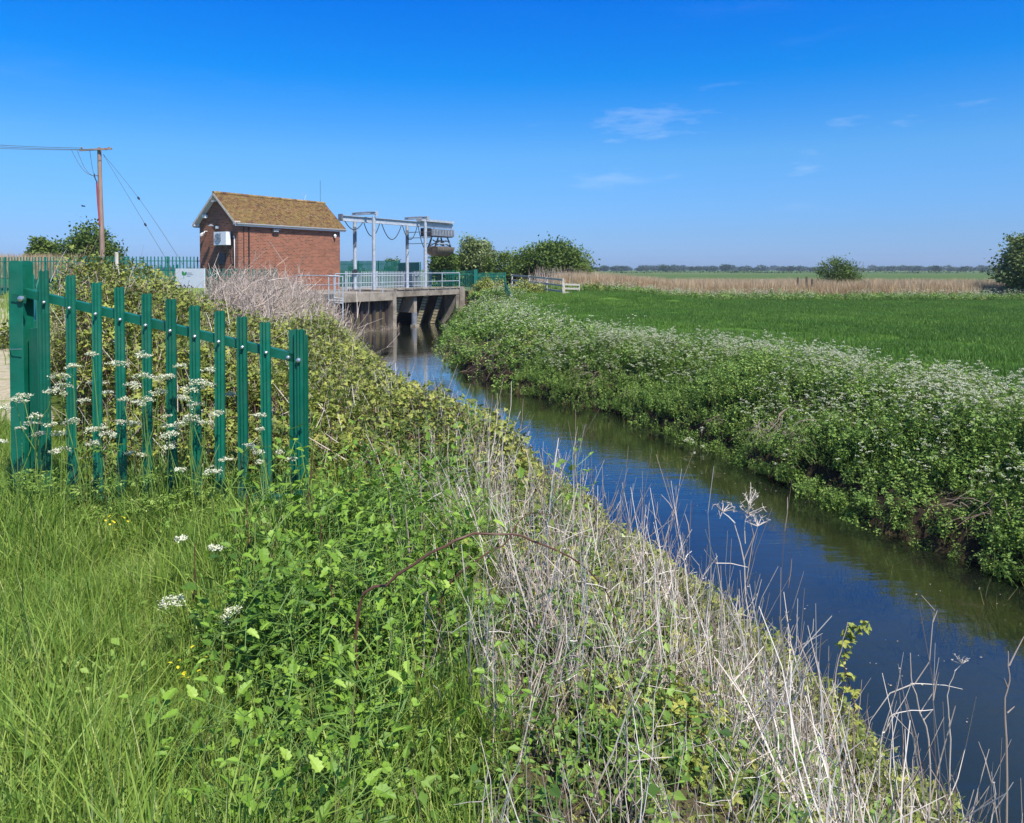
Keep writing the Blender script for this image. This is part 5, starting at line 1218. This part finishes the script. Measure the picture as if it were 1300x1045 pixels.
stalk([(1278, 960, 3.6), (1276, 900, 3.6), (1281, 860, 3.6), (1280, 826, 3.6)], .006, 'upright forked brown stick rising from the bottom right corner of the water', m='twig', branches=[[(1281, 845, 3.6), (1290, 827, 3.6), (1300, 808, 3.6)], [(1279, 905, 3.6), (1288, 897, 3.6)], [(1279, 872, 3.6), (1275, 861, 3.6)]])
stalk([(1207, 955, 3.9), (1204, 910, 3.9), (1203, 880, 3.9), (1212, 852, 3.9)], .0045, 'slim pale curved stalk with ragged tip over water, second from the right edge', head=.02, branches=[[(1212, 852, 3.9), (1221, 843, 3.9)]])
stalk([(1180, 955, 4.0), (1168, 905, 4.0), (1158, 865, 4.0), (1155, 830, 4.0)], .005, 'pale branching dead stem, one long wand ending in a tuft', branches=[[(1160, 870, 4.0), (1180, 840, 4.0), (1184, 790, 4.0), (1187, 775, 4.0), (1170, 756, 4.0)], [(1156, 868, 4.0), (1170, 868, 4.0), (1200, 870, 4.0), (1222, 875, 4.0)], [(1168, 905, 4.0), (1184, 880, 4.0), (1192, 835, 4.0)], [(1172, 915, 4.0), (1185, 900, 4.0)], [(1160, 868, 4.0), (1130, 880, 4.0), (1105, 915, 4.0), (1095, 955, 4.0)], [(1184, 790, 4.0), (1190, 775, 4.0)]])
stalk([(1117, 955, 3.7), (1125, 925, 3.7), (1140, 905, 3.7), (1185, 900, 3.7)], .004, 'low pale stem bending right across the water near the bottom edge', branches=[[(1125, 925, 3.7), (1150, 885, 3.7), (1156, 870, 3.7)], [(1135, 908, 3.7), (1160, 935, 3.7)], [(1117, 940, 3.7), (1140, 870, 3.7), (1147, 828, 3.7)]])
stalk([(1055, 955, 3.8), (1056, 890, 3.8), (1066, 830, 3.8), (1076, 790, 3.8)], .0045, 'straight pale stalk leaning against the bramble spray with the reddish leaf')
stalk([(1083, 960, 3.85), (1085, 900, 3.85), (1072, 840, 3.85), (1078, 805, 3.85), (1100, 797, 3.85)], .004, 'small bramble spray with a reddish leaf hanging over the water', m='cane', name='bramble_spray', cat='bramble', leaves=(60, .034, .6))
stalk([(455, 768, 2.75), (495, 738, 2.75), (560, 695, 2.75), (600, 679, 2.8), (650, 679, 2.85), (700, 695, 2.9), (745, 722, 3.0), (775, 760, 3.1), (790, 830, 3.1)], .006, 'long arching dark purple bramble cane crossing the pale stalks', m='cane', name='bramble_cane', cat='bramble', leaves=(14, .03, .6))
stalk([(560, 760, 3.0), (600, 715, 3.0), (640, 690, 3.05), (668, 655, 3.1), (700, 652, 3.1)], .0045, 'thinner dark bramble cane behind the long arching one', m='cane', name='bramble_cane', cat='bramble', leaves=(8, .028, .6))
for i, (px, y0, y1, Yd, lb_) in enumerate(((392, 640, 560, 4.2, 'reddish-brown dead stem just right of the last fence post'), (403, 760, 655, 3.5, 'dark brown upright dead stem in the middle of the bright broad leaves'), (311, 760, 630, 3.6, 'thin dark forked stem left of the bright broad leaves'), (517, 760, 640, 3.4, 'tall rusty dock stem between the broad leaves and the pale stalks'), (532, 770, 545, 3.9, 'tall yellowish stem rising above the weeds left of the arching cane'), (424, 850, 740, 3.1, 'low dark brown stem right of the middle of the broad leaves'), (243, 800, 690, 3.4, 'crooked dark stem at the left margin of the broad leaves'))):
    stalk([(px, y0, Yd), (px+3, (y0+y1)/2, Yd), (px+rng.uniform(-4, 8), y1, Yd)], .0055 if i != 4 else .0045, lb_, m='twig' if i in (3, 4) else 'cane', name='withered_plant', cat='withered plant', branches=[[(px+2, (y0*.6+y1*.4), Yd), (px+9, (y0*.5+y1*.5)-14, Yd)]])
b = MB(); o = W(672, 775, 3.6)
n = 16; b.stamp(OV_V, OV_F, rng.normal(size=(n, 3))*np.array([.025, .03, .06]), rots(U_(0, 6.28, n), rng.normal(.2, .6, n), 0), .034*U_(.7, 1.2, n), .6); b.tube([(0, 0, -.35), (0, 0, .0), (0, 0, .07)], [.003, .002, .001], 4)
b.build('yellow_leaf_sprig', M['yellow'], label='bright yellow leaf sprig among the pale stalks', cat='sprig').location = o
for px, py, Yd, lb_ in ((146, 662, 3.9, 'small yellow flower cluster in the grass in front of the fence'), (238, 850, 2.8, 'small yellow flower cluster in the grass left of the broad leaves')):
    b = MB(); o = W(px, py, Yd); g_ = float(TZ(o[0], o[1])); n = 12
    root = empty('yellow_flower', (o[0], o[1], g_), label=lb_, cat='flower'); hh = max(.12, o[2]-g_)
    canes(b, 5, .02, hh, .0016, .2, 4); b.build('stem', M['stem'], root)
    b = MB(); b.stamp(OV_V, OV_F, rng.normal(size=(n, 3))*np.array([.03, .03, .015])+np.array([0, 0, hh]), rots(U_(0, 6.28, n), .4, 0), .018, .5); b.build('petals', M['yellow'], root)

m, t, out = mat('haze'); pv = t.new('ShaderNodeVolumePrincipled'); pv.inputs['Color'].default_value = (.80, .88, 1, 1); pv.inputs['Density'].default_value = .00024; pv.inputs['Anisotropy'].default_value = .2
t.l.new(pv.outputs[0], out.inputs['Volume'])
MB().box((0, 900, 13), (4200, 2300, 31)).build('haze', m, label='thin blue haze of summer air over the flat marsh', cat='haze', kind='stuff')
